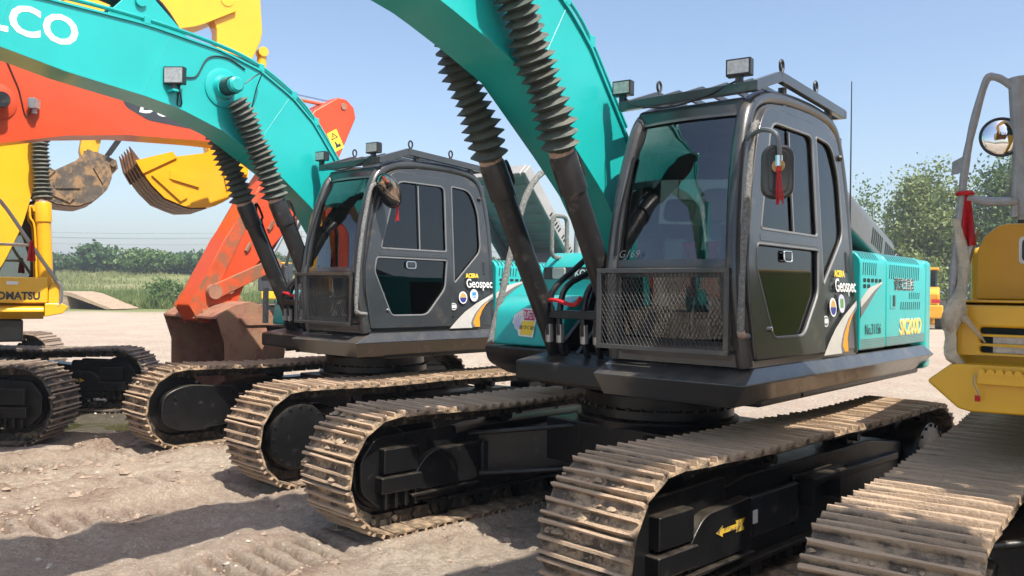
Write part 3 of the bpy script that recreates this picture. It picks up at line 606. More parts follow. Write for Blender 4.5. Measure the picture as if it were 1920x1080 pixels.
    mb = MB(); mb.bx(-1.05, -1.005, .22, .40, .008, .022); mb.build('grip_recess', 'decal_dark', dr, .01)
    MB().lathe([(.016, 0), (.016, .02), (.010, .024)], (-.985, .225, .016), 'z', 12).build('door_lock', 'chrome', dr)
    for z in (1.60, 2.35): MB().bx(-.09, -.045, z - 1.36 - .09, z - 1.36 + .09, .0, .03).build('hinge', paint, sp, .006)
    mb = MB(); mb.bx(.415, .455, .60, .76, .005, .03); mb.build('rear_latch', 'decal_dark', sp, .012)
    MB().lathe([(.022, 0), (.024, .02), (.012, .035)], (.39, 1.44, .016), 'z', 12).build('door_stop', 'decal_dark', sp)
    put('red_sticker', panel('redst', [(-1.17, .055), (-1.06, .055), (-1.06, .075), (-1.17, .075)], t=.002, bev=0), 'red', dr, M=Matrix.Translation((0, 0, .020)))
    # windscreen, lower front window, front frame bars
    def bow(z0, z1, ya, yb, off, nm, m, par, bulge=.045, nz=14, nyy=12, inset=0):
        mb = MB(); V = []
        for i in range(nz + 1):
            z = z0 + (z1 - z0) * i / nz; a, b = ya(z), yb(z)
            for j in range(nyy + 1):
                y = a + (b - a) * j / nyy; u = (j / nyy) * 2 - 1; V.append((fx(z) + off + bulge * (1 - u * u), y, z))
        w = nyy + 1; mb.add(V, [(i * w + j, i * w + j + 1, (i + 1) * w + j + 1, (i + 1) * w + j) for i in range(nz) for j in range(nyy)]); return mb.build(nm, m, par)
    Lf, Rf = (lambda z: yl(z) - .078), (lambda z: yr(z) + .05)
    bow(1.99, 2.91, Rf, Lf, -.01, 'windscreen', gf, cab); bow(1.50, 1.90, lambda z: Rf(z) + .06, lambda z: Lf(z) - .07, -.01, 'lower_window', gf, cab)
    def bar(z0, z1, nm, off=.0): return bow(z0, z1, lambda z: yr(z) + .04, lambda z: yl(z) - .06, off, nm, paint, cab, .05)
    bar(1.89, 2.00, 'waist_bar', .0); bar(1.40, 1.51, 'sill_bar', .0); bar(2.89, 2.96, 'top_bar', .0)
    for s, f in ((1, lambda z: yl(z) - .118), (-1, lambda z: yr(z) + .09)):
        bow(1.49, 1.92, (lambda z, s=s: Lf(z) - .075 if s > 0 else yr(z) + .05), (lambda z, s=s: yl(z) - .06 if s > 0 else Rf(z) + .065), .0, 'corner_panel', paint, cab, .0, 8, 3)
        sealx = smoothpath([(fx(z) + (.0 if True else 0), f(z), z) for z in (1.98, 2.2, 2.4, 2.6, 2.87)], 14); MB().tube([(p.x + .008, p.y + s * .035, p.z) for p in sealx], .012, 6).build('windscreen_seal', 'hose', cab)
    # wiper
    MB().tube(smoothpath([(fx(2.0) + .03, .47, 2.03), (fx(2.3) + .035, .475, 2.3), (fx(2.68) + .02, .50, 2.68)], 10), .010, 5).build('wiper', 'hose', cab)
    # right flank and rear wall
    ro = [(x, z) for x, z in out]; rh = rpoly([(1.0, 1.75), (1.1, 2.0), (.86, 2.82), (-.30, 2.82), (-.42, 2.2), (-.3, 1.75)], .06)
    MR = frame((0, .40, 1.36), (-1, 0, 0), (0, .03, 1)); rp_ = put('right_wall', panel('cabright', loc(ro), [loc(rh)], .03, .004), paint, cab, M=MR)
    put('right_pane', panel('pane_right', loc(rh), t=.004, bev=0), gf, rp_)
    rw = MB(); rw.bx(-.555, -.525, .42, 1.30, 1.40, 1.95); rw.bx(-.50, -.45, .42, 1.25, 2.72, 2.96); rw.build('rear_wall', paint, cab)
    MB().add([(-.545, .44, 1.95), (-.545, 1.29, 1.95), (-.485, 1.26, 2.74), (-.485, .45, 2.74)], [(0, 1, 2, 3)]).build('rear_pane', gf, cab)
    if full:
        mb = MB(); mb.bx(-.50, 1.15, .42, 1.30, 1.42, 1.44); mb.build('floor_mat', 'interior', cab)
        mb = MB(); mb.bx(-.16, .34, .62, 1.10, 1.60, 1.76); mb.build('seat_cushion', 'seat', cab, .05, 3)
        M = Matrix.Translation((-.14, .86, 1.74)) @ Matrix.Rotation(R(-12), 4, 'Y'); mb = MB(); mb.bx(-.07, .07, -.24, .24, 0, .60, M); mb.bx(-.06, .04, -.14, .14, .63, .82, M); mb.build('seat_backrest', 'seat', cab, .05, 3)
        mb = MB(); mb.bx(-.2, .55, .46, .60, 1.44, 1.92); mb.bx(-.2, .5, 1.12, 1.26, 1.44, 1.90); mb.build('console', 'interior', cab, .03)
        for y in (.53, 1.19): MB().tube([(.42, y, 1.9), (.46, y, 2.02)], .012, 8).build('joystick', 'interior', cab); 
        for y in (.80, .92): MB().tube([(.88, y, 1.44), (.90, y, 1.62), (.80, y, 2.0)], .013, 8).build('travel_lever', 'steel', cab)
        mb = MB(); mb.bx(.62, .72, .46, .62, 1.95, 2.17); mb.bx(.64, .70, .50, .56, 1.44, 1.95); mb.build('monitor', 'plastic_pale', cab, .03)
        mb = MB(); mb.bx(.66, .86, .47, .58, 1.70, 1.93); mb.build('air_vent_box', 'plastic_pale', cab, .02)
    return cab
def mesh_guard(root):
    g = MB(); x = 1.352; y0, y1, z0, z1 = .365, 1.29, 1.435, 1.945
    for a in ((y0, y0 + .035, z0, z1), (y1 - .035, y1, z0, z1), (y0, y1, z1 - .03, z1), (y0, y1, z0, z0 + .03)): g.bx(x - .012 + .003 * (a[3] - a[2] < .1), x + .012 + .003 * (a[3] - a[2] < .1), *a)
    for y in (y0 + .02, y1 - .02):
        for z in (z0 + .02, z1 - .03): g.bx(x - .11, x - .01, y - .012, y + .012, z - .012, z + .012)
    fr = g.build('mesh_guard', 'grey_paint', root, .004)
    m = MB(); st = .028; k = 1.7; ya, yb, za, zb = y0 + .03, y1 - .03, z0 + .028, z1 - .028; h = (zb - za) / k
    for s in (-1, 1):
        c = ya - h if s > 0 else ya
        while c < (yb if s > 0 else yb + h):
            p = []
            for z in (za, zb):
                p.append([c + s * (z - za) / k, z])
            (ua, va), (ub, vb) = p
            if max(ua, ub) > ya and min(ua, ub) < yb:
                def cl(u, lo, hi): return max(lo, min(hi, u))
                def at(u): return va + (u - ua) / (ub - ua) * (vb - va)
                A, B = cl(ua, ya, yb), cl(ub, ya, yb); m.tube([(x, A, at(A)), (x + .002 * s, B, at(B))], .0021, 4, caps=False)
            c += st
    m.build('guard_wire', 'decal_dark', fr)['kind'] = 'stuff'
    return fr
def work_lamp(root, o, ax, w=.155, h=.105, tilt=0, m='black_cyl'):
    """o foot point, ax the way it shines"""
    ax = Vector(ax).normalized(); F = frame(o, Vector((0, 0, 1)).cross(ax), (0, 0, 1))          # local z = forward
    M = F @ Matrix.Translation((0, .045 + h / 2, 0)) @ Matrix.Rotation(tilt, 4, 'X')
    mb = MB(); mb.bx(-w / 2, w / 2, -h / 2, h / 2, -.035, .03, M); 
    for k in range(5): mb.bx(-w * .42 + k * w * .2, -w * .42 + k * w * .2 + .008, -h * .42, h * .42, -.052, -.03, M)
    b = mb.build('work_lamp', m, root, .008)
    mb = MB(); mb.bx(-w / 2 + .012, w / 2 - .012, -h / 2 + .012, h / 2 - .012, .031, .036, M); ln = mb.build('lamp_lens', 'lens', b)
    mb = MB(); mb.bx(-.02, .02, 0, .06, -.02, .02, F); mb.lathe([(.025, -.005), (.025, .012)], o, 'z', 10); mb.build('lamp_bracket', m, b)
    return b
def roof_guard(root, lamps=True):
    g = MB()
    def bar(pts, w, h, y):
        for (x0, z0), (x1, z1) in zip(pts, pts[1:]):
            d = Vector((x1 - x0, 0, z1 - z0)); M = frame((x0, y, z0), d, (0, 1, 0)); g.bx(0, d.length, -w / 2, w / 2, -h / 2, h / 2, M)
    prof = [(1.02, 3.06), (.66, 3.185), (-.48, 3.13)]
    for y in (.36, 1.265): bar(prof, .045, .065, y)
    for y in (.54, .72, .90, 1.08): bar(prof, .018, .04, y)
    g.bx(.995, 1.045, .30, 1.30, 3.025, 3.085); g.bx(-.49, -.45, .34, 1.29, 3.10, 3.155); g.bx(.62, .68, .38, 1.25, 3.165, 3.18)
    for x, y in ((.5, .40), (.5, 1.22), (-.3, .40), (-.3, 1.22)): g.bx(x - .025, x + .025, y - .02, y + .02, 3.0, 3.15)
    o = g.build('roof_guard', 'grey_paint', root, .004)
    for x, y in ((.62, 1.265), (.05, 1.265), (.62, .36), (.05, .36)):
        z = 3.225 if x > .3 else 3.20; MB().tube([(x, y, z - .04)] + [(x + .026 * math.sin(a), y, z + .038 - .036 * math.cos(a)) for a in np.linspace(.5, 5.8, 12)] + [(x, y, z - .04)], .009, 6).build('lifting_eye', 'black_cyl', o)
    if lamps:
        work_lamp(root, (1.02, 1.17, 3.085), (1, .15, -.1)); work_lamp(root, (1.02, .32, 3.085), (1, .15, -.1), .135, .10)
        MB().tube(smoothpath([(1.02, .34, 3.11), (1.06, .45, 3.04), (1.05, .7, 3.0), (1.055, .95, 3.03), (1.03, 1.15, 3.10)], 16), .007, 5).build('lamp_cable', 'hose', o)
    return o

# ------------------------------------------------------------------ the two teal machines
KLO = [(.32, 1.68), (.99, 2.62), (1.456, 2.977), (2.058, 3.313), (2.515, 3.462), (2.85, 3.52), (3.51, 3.60), (4.015, 3.70), (4.7, 3.80), (5.42, 3.84)]
KUP = [(.0, 1.86), (.714, 3.136), (1.034, 3.542), (1.303, 3.766), (1.682, 3.965), (2.093, 4.07), (2.837, 4.145), (3.727, 4.15), (4.7, 4.10), (5.5, 4.02)]
KLO1 = [(.36, 1.68), (1.05, 2.50), (1.36, 2.75), (1.87, 3.14), (2.2, 3.265), (2.6, 3.395), (3.0, 3.47), (3.6, 3.50), (4.6, 3.52), (5.4, 3.45)]
KUP1 = [(.03, 1.9), (.79, 2.94), (1.23, 3.46), (1.5, 3.665), (1.9, 3.85), (2.3, 3.93), (3.0, 3.96), (3.8, 3.92), (4.7, 3.78), (5.5, 3.62)]
FOOT = (.15, 1.76)
def offs(line, d):
    out = []; n = len(line); L_ = [Vector(p) for p in line]
    for i in range(n):
        t = (L_[min(i + 1, n - 1)] - L_[max(i - 1, 0)]).normalized(); out.append(L_[i] + Vector((-t.y, t.x)) * d)
    return out
def deck_skirt(root, m='grey_paint', x0=-2.40, x1=1.40, yi=.37, yo=1.42, zt=1.362, zr=1.275, zb=1.13):
    """sloping guard apron running round the deck on the cab side"""
    top = [(x1 - .22, yi), (x1 - .22, yo - .055), (x0 + .15, yo - .055), (x0 + .15, yi)]; rid = [(x1, yi), (x1, yo), (x0, yo), (x0, yi)]; bot = [(x1 - .12, yi), (x1 - .12, yo - .13), (x0 + .22, yo - .13), (x0 + .22, yi)]
    mb = MB(); V = [(p[0], p[1], z) for ring, z in ((top, zt), (rid, zr), (bot, zb)) for p in ring]
    mb.add(V, [(0, 1, 2, 3), (8, 11, 10, 9)] + [(r * 4 + i, r * 4 + (i + 1) % 4, r * 4 + 4 + (i + 1) % 4, r * 4 + 4 + i) for r in (0, 1) for i in range(4)])
    return mb.build('deck_apron', m, root, .008)
def kobelco(root, ang, hood, drive, dy, e1, mud):
    undercarriage(root, dy, drive, mud=mud)
    mb = MB(); mb.bx(-2.35, .30, -1.22, 1.30, 1.10, 1.333); mb.bx(.302, .95, -.44, 1.30, 1.10, 1.34); mb.prism([(.95, 1.12), (.95, 1.34), (1.25, 1.30), (1.25, 1.16)], -.42, .40); mb.build('revolving_frame', 'black_frame', root, .02)
    deck_skirt(root)
    mb = MB(); mb.prism(rpoly([(.66, 1.335), (-.2, 1.335), (-.35, 1.06, .1), (.30, 1.06, .2), (.62, 1.20, .12)], .03), -1.27, -.42); mb.build('right_deck', 'black_frame', root, .03, 3)
    cab = make_cab(root); mesh_guard(root); roof_guard(root)
    # engine bay: side doors with louvres, top deck, counterweight
    prof = [(1.375, 1.385), (1.375, 2.03), (1.366, 2.07), (1.335, 2.11), (1.28, 2.135), (1.0, 2.15), (1.0, 1.385)]
    p1 = xprism(MB(), prof, -1.165, -.575).build('engine_side_panel', 'teal', root, .01); p2 = xprism(MB(), prof, -2.265, -1.178).build('engine_side_door', 'teal', root, .02, 3)
    def slots(rows, par):
        mb = MB()
        for xa, xb, za, zb, n, kind in rows:
            for k in range(n):
                x = xa + (xb - xa) * (k + .5) / n; w = abs(xb - xa) / n * .30
                if kind == 'flat':
                    mb.add([(x + w / 2, 1.3765, za), (x - w / 2, 1.3765, za), (x - w / 2 - .012, 1.3765, zb), (x + w / 2 - .012, 1.3765, zb)], [(0, 1, 2, 3)])
                elif kind == 'sq': mb.prism(rpoly([(x - w * 1.2, za), (x + w * 1.2, za), (x + w * 1.2, zb), (x - w * 1.2, zb)], .012, 3), 1.37, 1.3766)
                else: mb.add([(x + w / 2, 1.3685, 2.07), (x - w / 2, 1.3685, 2.07), (x - w / 2, 1.338, 2.1115), (x + w / 2, 1.338, 2.1115), (x - w / 2, 1.29, 2.136), (x + w / 2, 1.29, 2.136)], [(0, 1, 2, 3), (3, 2, 4, 5)])
        o = mb.build('louvre_slots', 'slot', par, smooth=0); o['kind'] = 'stuff'; return o
    slots([(-.60, -.93, 1.95, 2.045, 7, 'flat'), (-.60, -1.02, 0, 0, 7, 'c'), (-.62, -1.06, 1.895, 1.925, 5, 'sq'), (-.62, -.80, 1.85, 1.88, 2, 'sq')], p1)
    slots([(-1.22, -2.06, 1.93, 2.045, 16, 'flat'), (-1.22, -2.10, 0, 0, 15, 'c'), (-1.75, -2.08, 1.77, 1.825, 6, 'flat'), (-1.52, -2.10, 1.68, 1.745, 10, 'flat')], p2)
    mb = MB(); mb.prism(rpoly([(-1.27, 1.69), (-1.41, 1.69), (-1.41, 1.81), (-1.27, 1.81)], .015), 1.37, 1.379); h_ = mb.build('door_catch', 'teal', p2, .003); MB().bx(-1.385, -1.33, 1.378, 1.383, 1.71, 1.80).build('catch_lever', 'decal_dark', h_, .003)
    st = MB()
    for xa, xb in ((-.585, -1.155), (-1.19, -2.25)):
        for k in range(6): st.bx(xb, xa, 1.370, 1.3763, 1.395 + k * .013, 1.402 + k * .013)
    st.build('grey_stripes', 'grey_light', root)
    MB().bx(-2.28, -.60, -1.30, 1.0, 1.34, 2.08).build('engine_bay', 'slot', root)
    mb = MB(); mb.bx(-2.27, -.58, -1.32, -.02, 2.08, 2.14); mb.build('engine_deck', 'teal', root, .02)
    plan = [(-2.285, 1.37), (-2.45, 1.365), (-2.62, 1.28), (-2.78, 1.05), (-2.88, .7), (-2.93, .3), (-2.94, 0)]; plan += [(x, -y) for x, y in plan[-2::-1]]
    n = len(plan); mb = MB(); mb.add([(x, y, 1.14) for x, y in plan] + [(x, y, 2.12) for x, y in plan], [tuple(range(n)), tuple(range(2 * n - 1, n - 1, -1))] + [(i, (i + 1) % n, (i + 1) % n + n, i + n) for i in range(n)]); mb.build('counterweight', 'teal', root, .05, 3)
    # raised engine bonnet: hinged at the tail, free edge up behind the cab
    ln, wd = 1.42, 1.14; HM = Matrix.Translation((-2.36, .55, 2.26)) @ Matrix.Rotation(-hood, 4, 'Y')
    mb = MB()
    if e1:
        sec = rpoly([(-wd / 2, -.30, .02), (-wd / 2, .04, .18), (wd / 2, .04, .18), (wd / 2, -.30, .02)], .1, 8); n_ = len(sec); rings = [(-.03, .86, .80), (.03, .96, .95), (.12, 1., 1.), (ln - .12, 1., 1.), (ln - .03, .97, .96), (ln + .02, .9, .88)]
        mb.add([HM @ Vector((x, p[0] * ky, (p[1] + .13) * kz - .13)) for x, ky, kz in rings for p in sec], [tuple(range(n_)), tuple(range(len(rings) * n_ - 1, (len(rings) - 1) * n_ - 1, -1))] + [(r * n_ + i, r * n_ + (i + 1) % n_, (r + 1) * n_ + (i + 1) % n_, (r + 1) * n_ + i) for r in range(len(rings) - 1) for i in range(n_)])
    else: mb.bx(0, ln, -wd / 2, wd / 2, 0, .03, HM)
    for s in () if e1 else (-1, 1): mb.bx(0, ln, s * wd / 2 - .03, s * wd / 2 + .03, -.26 if e1 else -.13, .028, HM)
    if not e1: mb.bx(ln - .05, ln + .012, -wd / 2 + .03, wd / 2 - .03, -.15, .027, HM); mb.bx(-.012, .05, -wd / 2 + .03, wd / 2 - .03, -.22, .027, HM)
    hd = mb.build('engine_bonnet', 'hood_dark' if e1 else 'hood_grey', root, 0 if e1 else .025, 3)
    for k in range(0 if e1 else 8): x = .14 + k * .155; MB().bx(x, x + .10, -wd / 2 + .06, wd / 2 - .06, -.012, -.002, HM).build('bonnet_rib', 'hood_dark' if e1 else 'hood_grey', hd, .005)
    mb = MB()
    for k in range(0 if e1 else 14): y = -.47 + k * .07; mb.bx(-.0135, -.012, y, y + .035, -.16, -.05, HM)
    for g in range(2):
        for k in range(6): x = .10 + k * .05 + g * .36; mb.bx(x, x + .025, wd / 2 + (-.002 if e1 else .029), wd / 2 + (.0025 if e1 else .0315), -.24 if e1 else -.10, -.10 if e1 else -.03, HM)
    for i in range(0 if e1 else 3):
        for j in range(4): mb.bx(ln - .30 + i * .06, ln - .26 + i * .06, -wd / 2 - .0315, -wd / 2 - .029, -.12 + j * .03, -.10 + j * .03, HM)
    mb.build('bonnet_slots', 'slot', hd)
    MB().tube([(-1.2, .1, 2.1), (-1.2, .1, 2.26 + 1.16 * math.sin(hood) * .9)], .012, 6).build('bonnet_stay', 'steel', hd)
    MB().lathe([(.10, 2.1), (.10, 2.28), (.13, 2.29), (.13, 2.36), (.06, 2.40)], (-.78, .62, 0), 'z', 18).build('air_precleaner', 'plastic_pale' if not e1 else 'decal_dark', root)
    # right-hand side: tool box, fuel tank, handrails
    mb = MB(); mb.prism(rpoly([(.60, 1.345), (.56, 1.68, .14), (.34, 1.76, .14), (-.20, 1.76), (-.20, 1.345)], .03), -1.23, -.50); tb = mb.build('tool_box', 'teal', root, .05, 4)
    mb = MB(); mb.prism(rpoly([(-.19, 1.345), (-.16, 2.0, .1), (-.30, 2.15, .12), (-1.2, 2.15), (-1.2, 1.345)], .05), -1.345, -.46); ft = mb.build('fuel_tank', 'teal', root, .05, 4)
    MF = frame((-.158, -.90, 1.955), (0, 1, 0), (0, 0, 1))
    put('black_band', panel('kband', rpoly([(-.40, -.055), (.42, -.055), (.42, .055), (-.40, .055)], .02), t=.004, bev=0), 'decal_dark', ft, M=MF); put('maker_lettering', text('kobelco_s', 'KOBELCO', .085, off=.002), 'white', ft, M=MF @ Matrix.Translation((.14, 0, .003)))
    put('tank_handle', panel('khandle', rpoly([(-.07, -.05), (.07, -.05), (.07, .05), (-.07, .05)], .02), t=.02, bev=.004), 'hood_grey', ft, M=MF @ Matrix.Translation((-.22, 0, .008)))
    rail = smoothpath([(.61, -1.25, 1.35), (.49, -1.23, 1.78), (.37, -1.22, 2.22), (.24, -1.21, 2.58), (.08, -1.20, 2.80), (-.12, -1.20, 2.88), (-.50, -1.2, 2.86)], 30)
    if e1: MB().tube(rail, [.028 * rnd.uniform(.9, 1.15) for _ in rail], 9).build('wrapped_handrail', 'rail_wrap', root)
    else: MB().tube([(.72, -1.18, 1.36), (.72, -1.18, 1.78)], .035, 9).build('wrapped_handrail', 'rail_wrap', root); MB().tube(rail[8:], .02, 8).build('handrail', 'grey_paint', root)
    MB().tube(rpoly([(0, 0), (.22, 0), (.22, .38), (0, .38)], .06) and [(-.14 - a, -1.2, 2.10 + b) for a, b in rpoly([(0, 0), (.22, 0), (.22, .38), (0, .38)], .07)], .02, 8, closed=True).build('tank_handrail', 'rail_wrap', root)
    MB().tube([(-.50, -1.2, 2.1), (-.52, -1.2, 2.5)], .022, 8).build('rail_post', 'grey_light', root)
    if e1:                                                                      # warning sticker on the tool box front
        SF = frame((.588, -.90, 1.53), (0, 1, 0), (-.12, 0, 1)); f = 1.25
        sc_ = lambda pl: [(a * f, b * f) for a, b in pl]
        k = put('warning_sticker', panel('wst', sc_([(-.10, .0), (-.09, .05), (-.05, .075), (.0, .10), (.09, .095), (.10, .03), (.085, -.09), (-.035, -.085), (-.05, -.05)]), t=.002, bev=0), 'white', tb, M=SF)
        put('sticker_panel', panel('wst1', sc_([(-.015, .088), (.082, .085), (.088, .02), (-.0, .02)]), t=.003, bev=0), 'decal_pink', k, M=Matrix.Translation((0, 0, .001))); put('sticker_panel', panel('wst2', sc_([(-.02, .015), (.088, .015), (.074, -.078), (-.028, -.075)]), t=.003, bev=0), 'decal_yellow', k, M=Matrix.Translation((0, 0, .001)))
        put('sticker_text', text('kiken', '危険!!', .052 * f, off=.0006), 'white', k, M=Matrix.Translation((.036 * f, .053 * f, .004))); put('sticker_text', text('chika', '近づくな!', .030 * f, off=.0006), 'decal_dark', k, M=Matrix.Translation((.028 * f, -.03 * f, .004)))
        hand = [(-.055, -.045), (-.03, -.03), (-.012, .005), (-.02, .012), (-.036, -.004), (-.03, .045), (-.038, .047), (-.045, .012), (-.049, .056), (-.058, .056), (-.060, .012), (-.068, .048), (-.076, .045), (-.074, .006), (-.084, .030), (-.091, .026), (-.085, -.012), (-.074, -.038)]
        put('sticker_hand', panel('whand', sc_(hand), t=.003, bev=0), 'lavender', k, M=Matrix.Translation((0, 0, .0012)))
    # boom
    rt = lambda p: (p[0] + .13, p[1] - .19 - .03 * (p[0] - 2.5)) if e1 else p; lo, up = (KLO1, KUP1) if e1 else (KLO, KUP); hw = .172
    bo = boom_mesh(lo, up, hw).build('boom', 'teal', root)
    L30, U30 = resample(lo, 60), resample(up, 60)
    for i_ in (9, 21, 33, 45):
        for s in (-1, 1): MB().tube([(L30[i_].lerp(U30[i_], t).x + .0, s * (hw + .001), L30[i_].lerp(U30[i_], t).y) for t in np.linspace(.03, .97, 14)], [.003 * rnd.uniform(.7, 1.3) for _ in range(14)], 5).build('weld_seam', 'teal', bo)
    pin = (2.27, 3.70) if e1 else (2.08, 3.72)
    for s in (-1, 1):
        mb = MB(); mb.lathe([(.19, s * hw), (.19, s * (hw + .012)), (.165, s * (hw + .02)), (.12, s * (hw + .022)), (.10, s * (hw + .06)), (.10, s * (hw + .075))], (pin[0], 0, pin[1]), 'y', 32); mb.build('pin_boss', 'teal', bo)
        mb = MB(); mb.lathe([(.06, s * .37), (.075, s * .375), (.075, s * .43), (.055, s * .445)], (pin[0], 0, pin[1]), 'y', 20); mb.lathe([(.05, s * hw), (.05, s * .38)], (pin[0], 0, pin[1]), 'y', 16); mb.build('boom_pin', 'teal', bo)
        ram(root, (.80, 1.18), pin, s * .30, .585, folds=18, br=.132, bend=.035 * (1 if s > 0 else .6))
    br = [rt(p) for p in ((2.35, 4.08), (2.75, 4.42), (2.95, 4.44), (3.20, 4.14))]
    for s in (-1, 1): MB().prism(br, s * .11 - .02, s * .11 + .02).build('cylinder_bracket', 'teal', bo, .006)
    a0, a1 = rt((2.88, 4.36)), rt((5.35, 4.72)); MB().lathe([(.05, -.16), (.05, .16)], (a0[0], 0, a0[1]), 'y', 16).build('bracket_pin', 'teal', bo)
    ram(root, a0, a1, 0, .62, bel=None, rb=.085, name='arm_cylinder', rodeye='teal')
    # steel lines and hoses along the boom top
    for y, d, r in ((.165, .062, .013), (.125, .062, .013)):
        pl = offs(up, d)[1:9]; MB().tube(smoothpath([(p[0], y, p[1]) for p in pl], 40), r, 7).build('boom_pipe', 'teal', bo)
    for k in (2, 3, 4, 6):
        p = offs(up, .05)[k]; MB().bx(p[0] - .03, p[0] + .03, .10, .19, p[1] - .05, p[1] + .03).build('pipe_clamp', 'teal', bo, .006)
    for y, q in ((.0, .09), (-.06, .11)):
        pl = [up[1], up[2], up[3], up[4], up[5], br[0], br[1], rt((3.6, 4.4))]; MB().tube(smoothpath([(p[0], y, p[1] + q + .05 * math.sin(i)) for i, p in enumerate(pl)], 40), .024, 7).build('boom_hose', 'hose', bo)
    # foot bracket with hoses in front of the boom foot
    mb = MB()
    for s in (-1, 1):
        for yy in (.20, .40): mb.prism([(.35, 1.1), (.95, 1.08), (.93, 1.26), (.80, 1.34), (.45, 1.62), (.28, 1.95), (-.05, 1.95), (-.25, 1.3)], s * yy - .02, s * yy + .02)
    mb.bx(1.02, 1.10, -.36, .34, 1.60, 1.66); mb.bx(.7, 1.08, -.30, -.26, 1.6, 1.64); mb.build('boom_foot_bracket', 'black_frame', root, .008)
    for k, (y, zt) in enumerate(((-.26, 2.05), (-.16, 1.98), (.05, 1.90), (.16, 2.0))):
        MB().tube(smoothpath([(.95, y, 1.22), (1.06, y, 1.45), (1.06, y, 1.70), (1.0, y + .02, 1.84), (.72, y * .7, zt), (.55, y * .5, 2.3)], 22), .022, 8).build('swivel_hose', 'hose', root)
        MB().tube([(1.055, y, 1.43), (1.062, y, 1.56)], .030, 8).build('hose_fitting', 'steel', root)
    MB().tube(smoothpath([(1.07, -.30, 1.70), (1.12, -.18, 1.735), (1.10, -.02, 1.70), (1.12, .06, 1.75)], 10), .016, 6).build('red_wrapping', 'red', root)
    # lettering and stickers on the cab flank and engine panels
    FL = lambda x, z, c=.012: sideM(x, z, c=c)
    B = lambda x, z, c=.0035: frame((x, 1.3765 + c, z), (-1, 0, 0), (0, 0, 1))
    put('model_lettering_edge', text('geo_o', 'Geospec', .135, off=.005, sx=.86), 'decal_dark', cab, M=FL(-.335, 1.86, .0125)); put('model_lettering', text('geo', 'Geospec', .135, off=.0015, sx=.86), 'white', cab, M=FL(-.335, 1.86, .0145))  # white lettering over a slightly wider dark printed edge
    put('series_lettering', text('acera', 'ACERA', .062, off=.003), 'decal_yellow', cab, M=FL(-.22, 1.945, .0155))
    c1 = put('round_sticker', panel('rs1', ellipse(.062, .066), t=.002, bev=0), 'white', cab, M=FL(-.075, 1.71)); put('sticker_print', panel('rs1b', [p for p in ellipse(.046, .05) if p[1] > -.005], t=.002, bev=0), 'decal_tan', c1, M=Matrix.Translation((0, 0, .0012))); put('sticker_print', panel('rs1c', [p for p in ellipse(.05, .054) if p[1] < .005], t=.002, bev=0), 'decal_navy', c1, M=Matrix.Translation((0, 0, .0014)))
    c2 = put('round_sticker', panel('rs2', ellipse(.062, .066), t=.002, bev=0), 'lavender' if e1 else 'white', cab, M=FL(-.245, 1.735)); put('sticker_print', panel('rs2b', ellipse(.048, .052) if not e1 else rpoly([(-.03, -.03), (.03, -.03), (.03, .035), (-.03, .035)], .01), t=.002, bev=0), 'decal_green' if e1 else 'decal_blue', c2, M=Matrix.Translation((0, 0, .0012)))
    if not e1: put('sticker_text', text('amari', '水質', .03), 'white', c2, M=Matrix.Translation((0, -.015, .003)))
    c3 = put('number_sticker', panel('rs3', ellipse(.046, .038), t=.002, bev=0), 'white', cab, M=FL(.07, 1.615)); put('sticker_rim', panel('rs3b', ellipse(.040, .032), t=.002, bev=0), 'grey_light', c3, M=Matrix.Translation((0, 0, .0006))); put('sticker_text', text('n600', '600', .042, off=.002), 'white', c3, M=Matrix.Translation((0, 0, .002)))
    sw = [(.14, 1.385), (.03, 1.47), (-.10, 1.56), (-.28, 1.65), (-.545, 1.755), (-.545, 1.70), (-.34, 1.59), (-.21, 1.49), (-.185, 1.43), (-.20, 1.385)]
    S0 = sideM(0, 1.36, c=-.007 + .02)
    put('silver_swoosh', panel('sw1', loc(sw), t=.002, bev=0), 'silver', cab, M=S0)
    put('grey_swoosh', panel('sw3', loc([(-.20, 1.395), (-.185, 1.445), (-.24, 1.53), (-.36, 1.63), (-.545, 1.725), (-.545, 1.70), (-.38, 1.61), (-.28, 1.52), (-.225, 1.44), (-.25, 1.39)]), t=.002, bev=0), 'grey_light', cab, M=S0 @ Matrix.Translation((0, 0, .0008)))
    put('orange_swoosh', panel('sw2', loc([(-.25, 1.395), (-.215, 1.44), (-.27, 1.53), (-.36, 1.61), (-.47, 1.68), (-.36, 1.57), (-.315, 1.49), (-.32, 1.395)]), t=.002, bev=0), 'decal_orange', cab, M=S0 @ Matrix.Translation((0, 0, .0016)))
    put('silver_swoosh_tip', panel('sw4', [(-x, z) for x, z in ((-.578, 1.76), (-.75, 1.85), (-1.06, 1.905), (-1.05, 1.885), (-.85, 1.82), (-.70, 1.74), (-.578, 1.66))], t=.002, bev=0), 'silver', root, M=frame((0, 1.378, 0), (-1, 0, 0), (0, 0, 1)))
    put('grey_swoosh_tip', panel('sw5', [(-x, z) for x, z in ((-.578, 1.705), (-.72, 1.765), (-.88, 1.835), (-1.05, 1.887), (-.9, 1.815), (-.74, 1.72), (-.578, 1.63))], t=.002, bev=0), 'grey_light', root, M=frame((0, 1.3788, 0), (-1, 0, 0), (0, 0, 1)))
    put('serial_lettering', text('serial', 'No.31156' , .115, off=-.001, sx=.80), 'decal_dark', p1, M=B(-.86, 1.535))
    put('model_number_edge', text('sk_o', 'SK200D', .18, off=.0075, sx=1.02), 'white', p2, M=B(-1.83, 1.53, .001)); put('model_number', text('sk', 'SK200D', .18, off=.002, sx=1.02), 'decal_yellow', p2, M=B(-1.83, 1.53, .003))
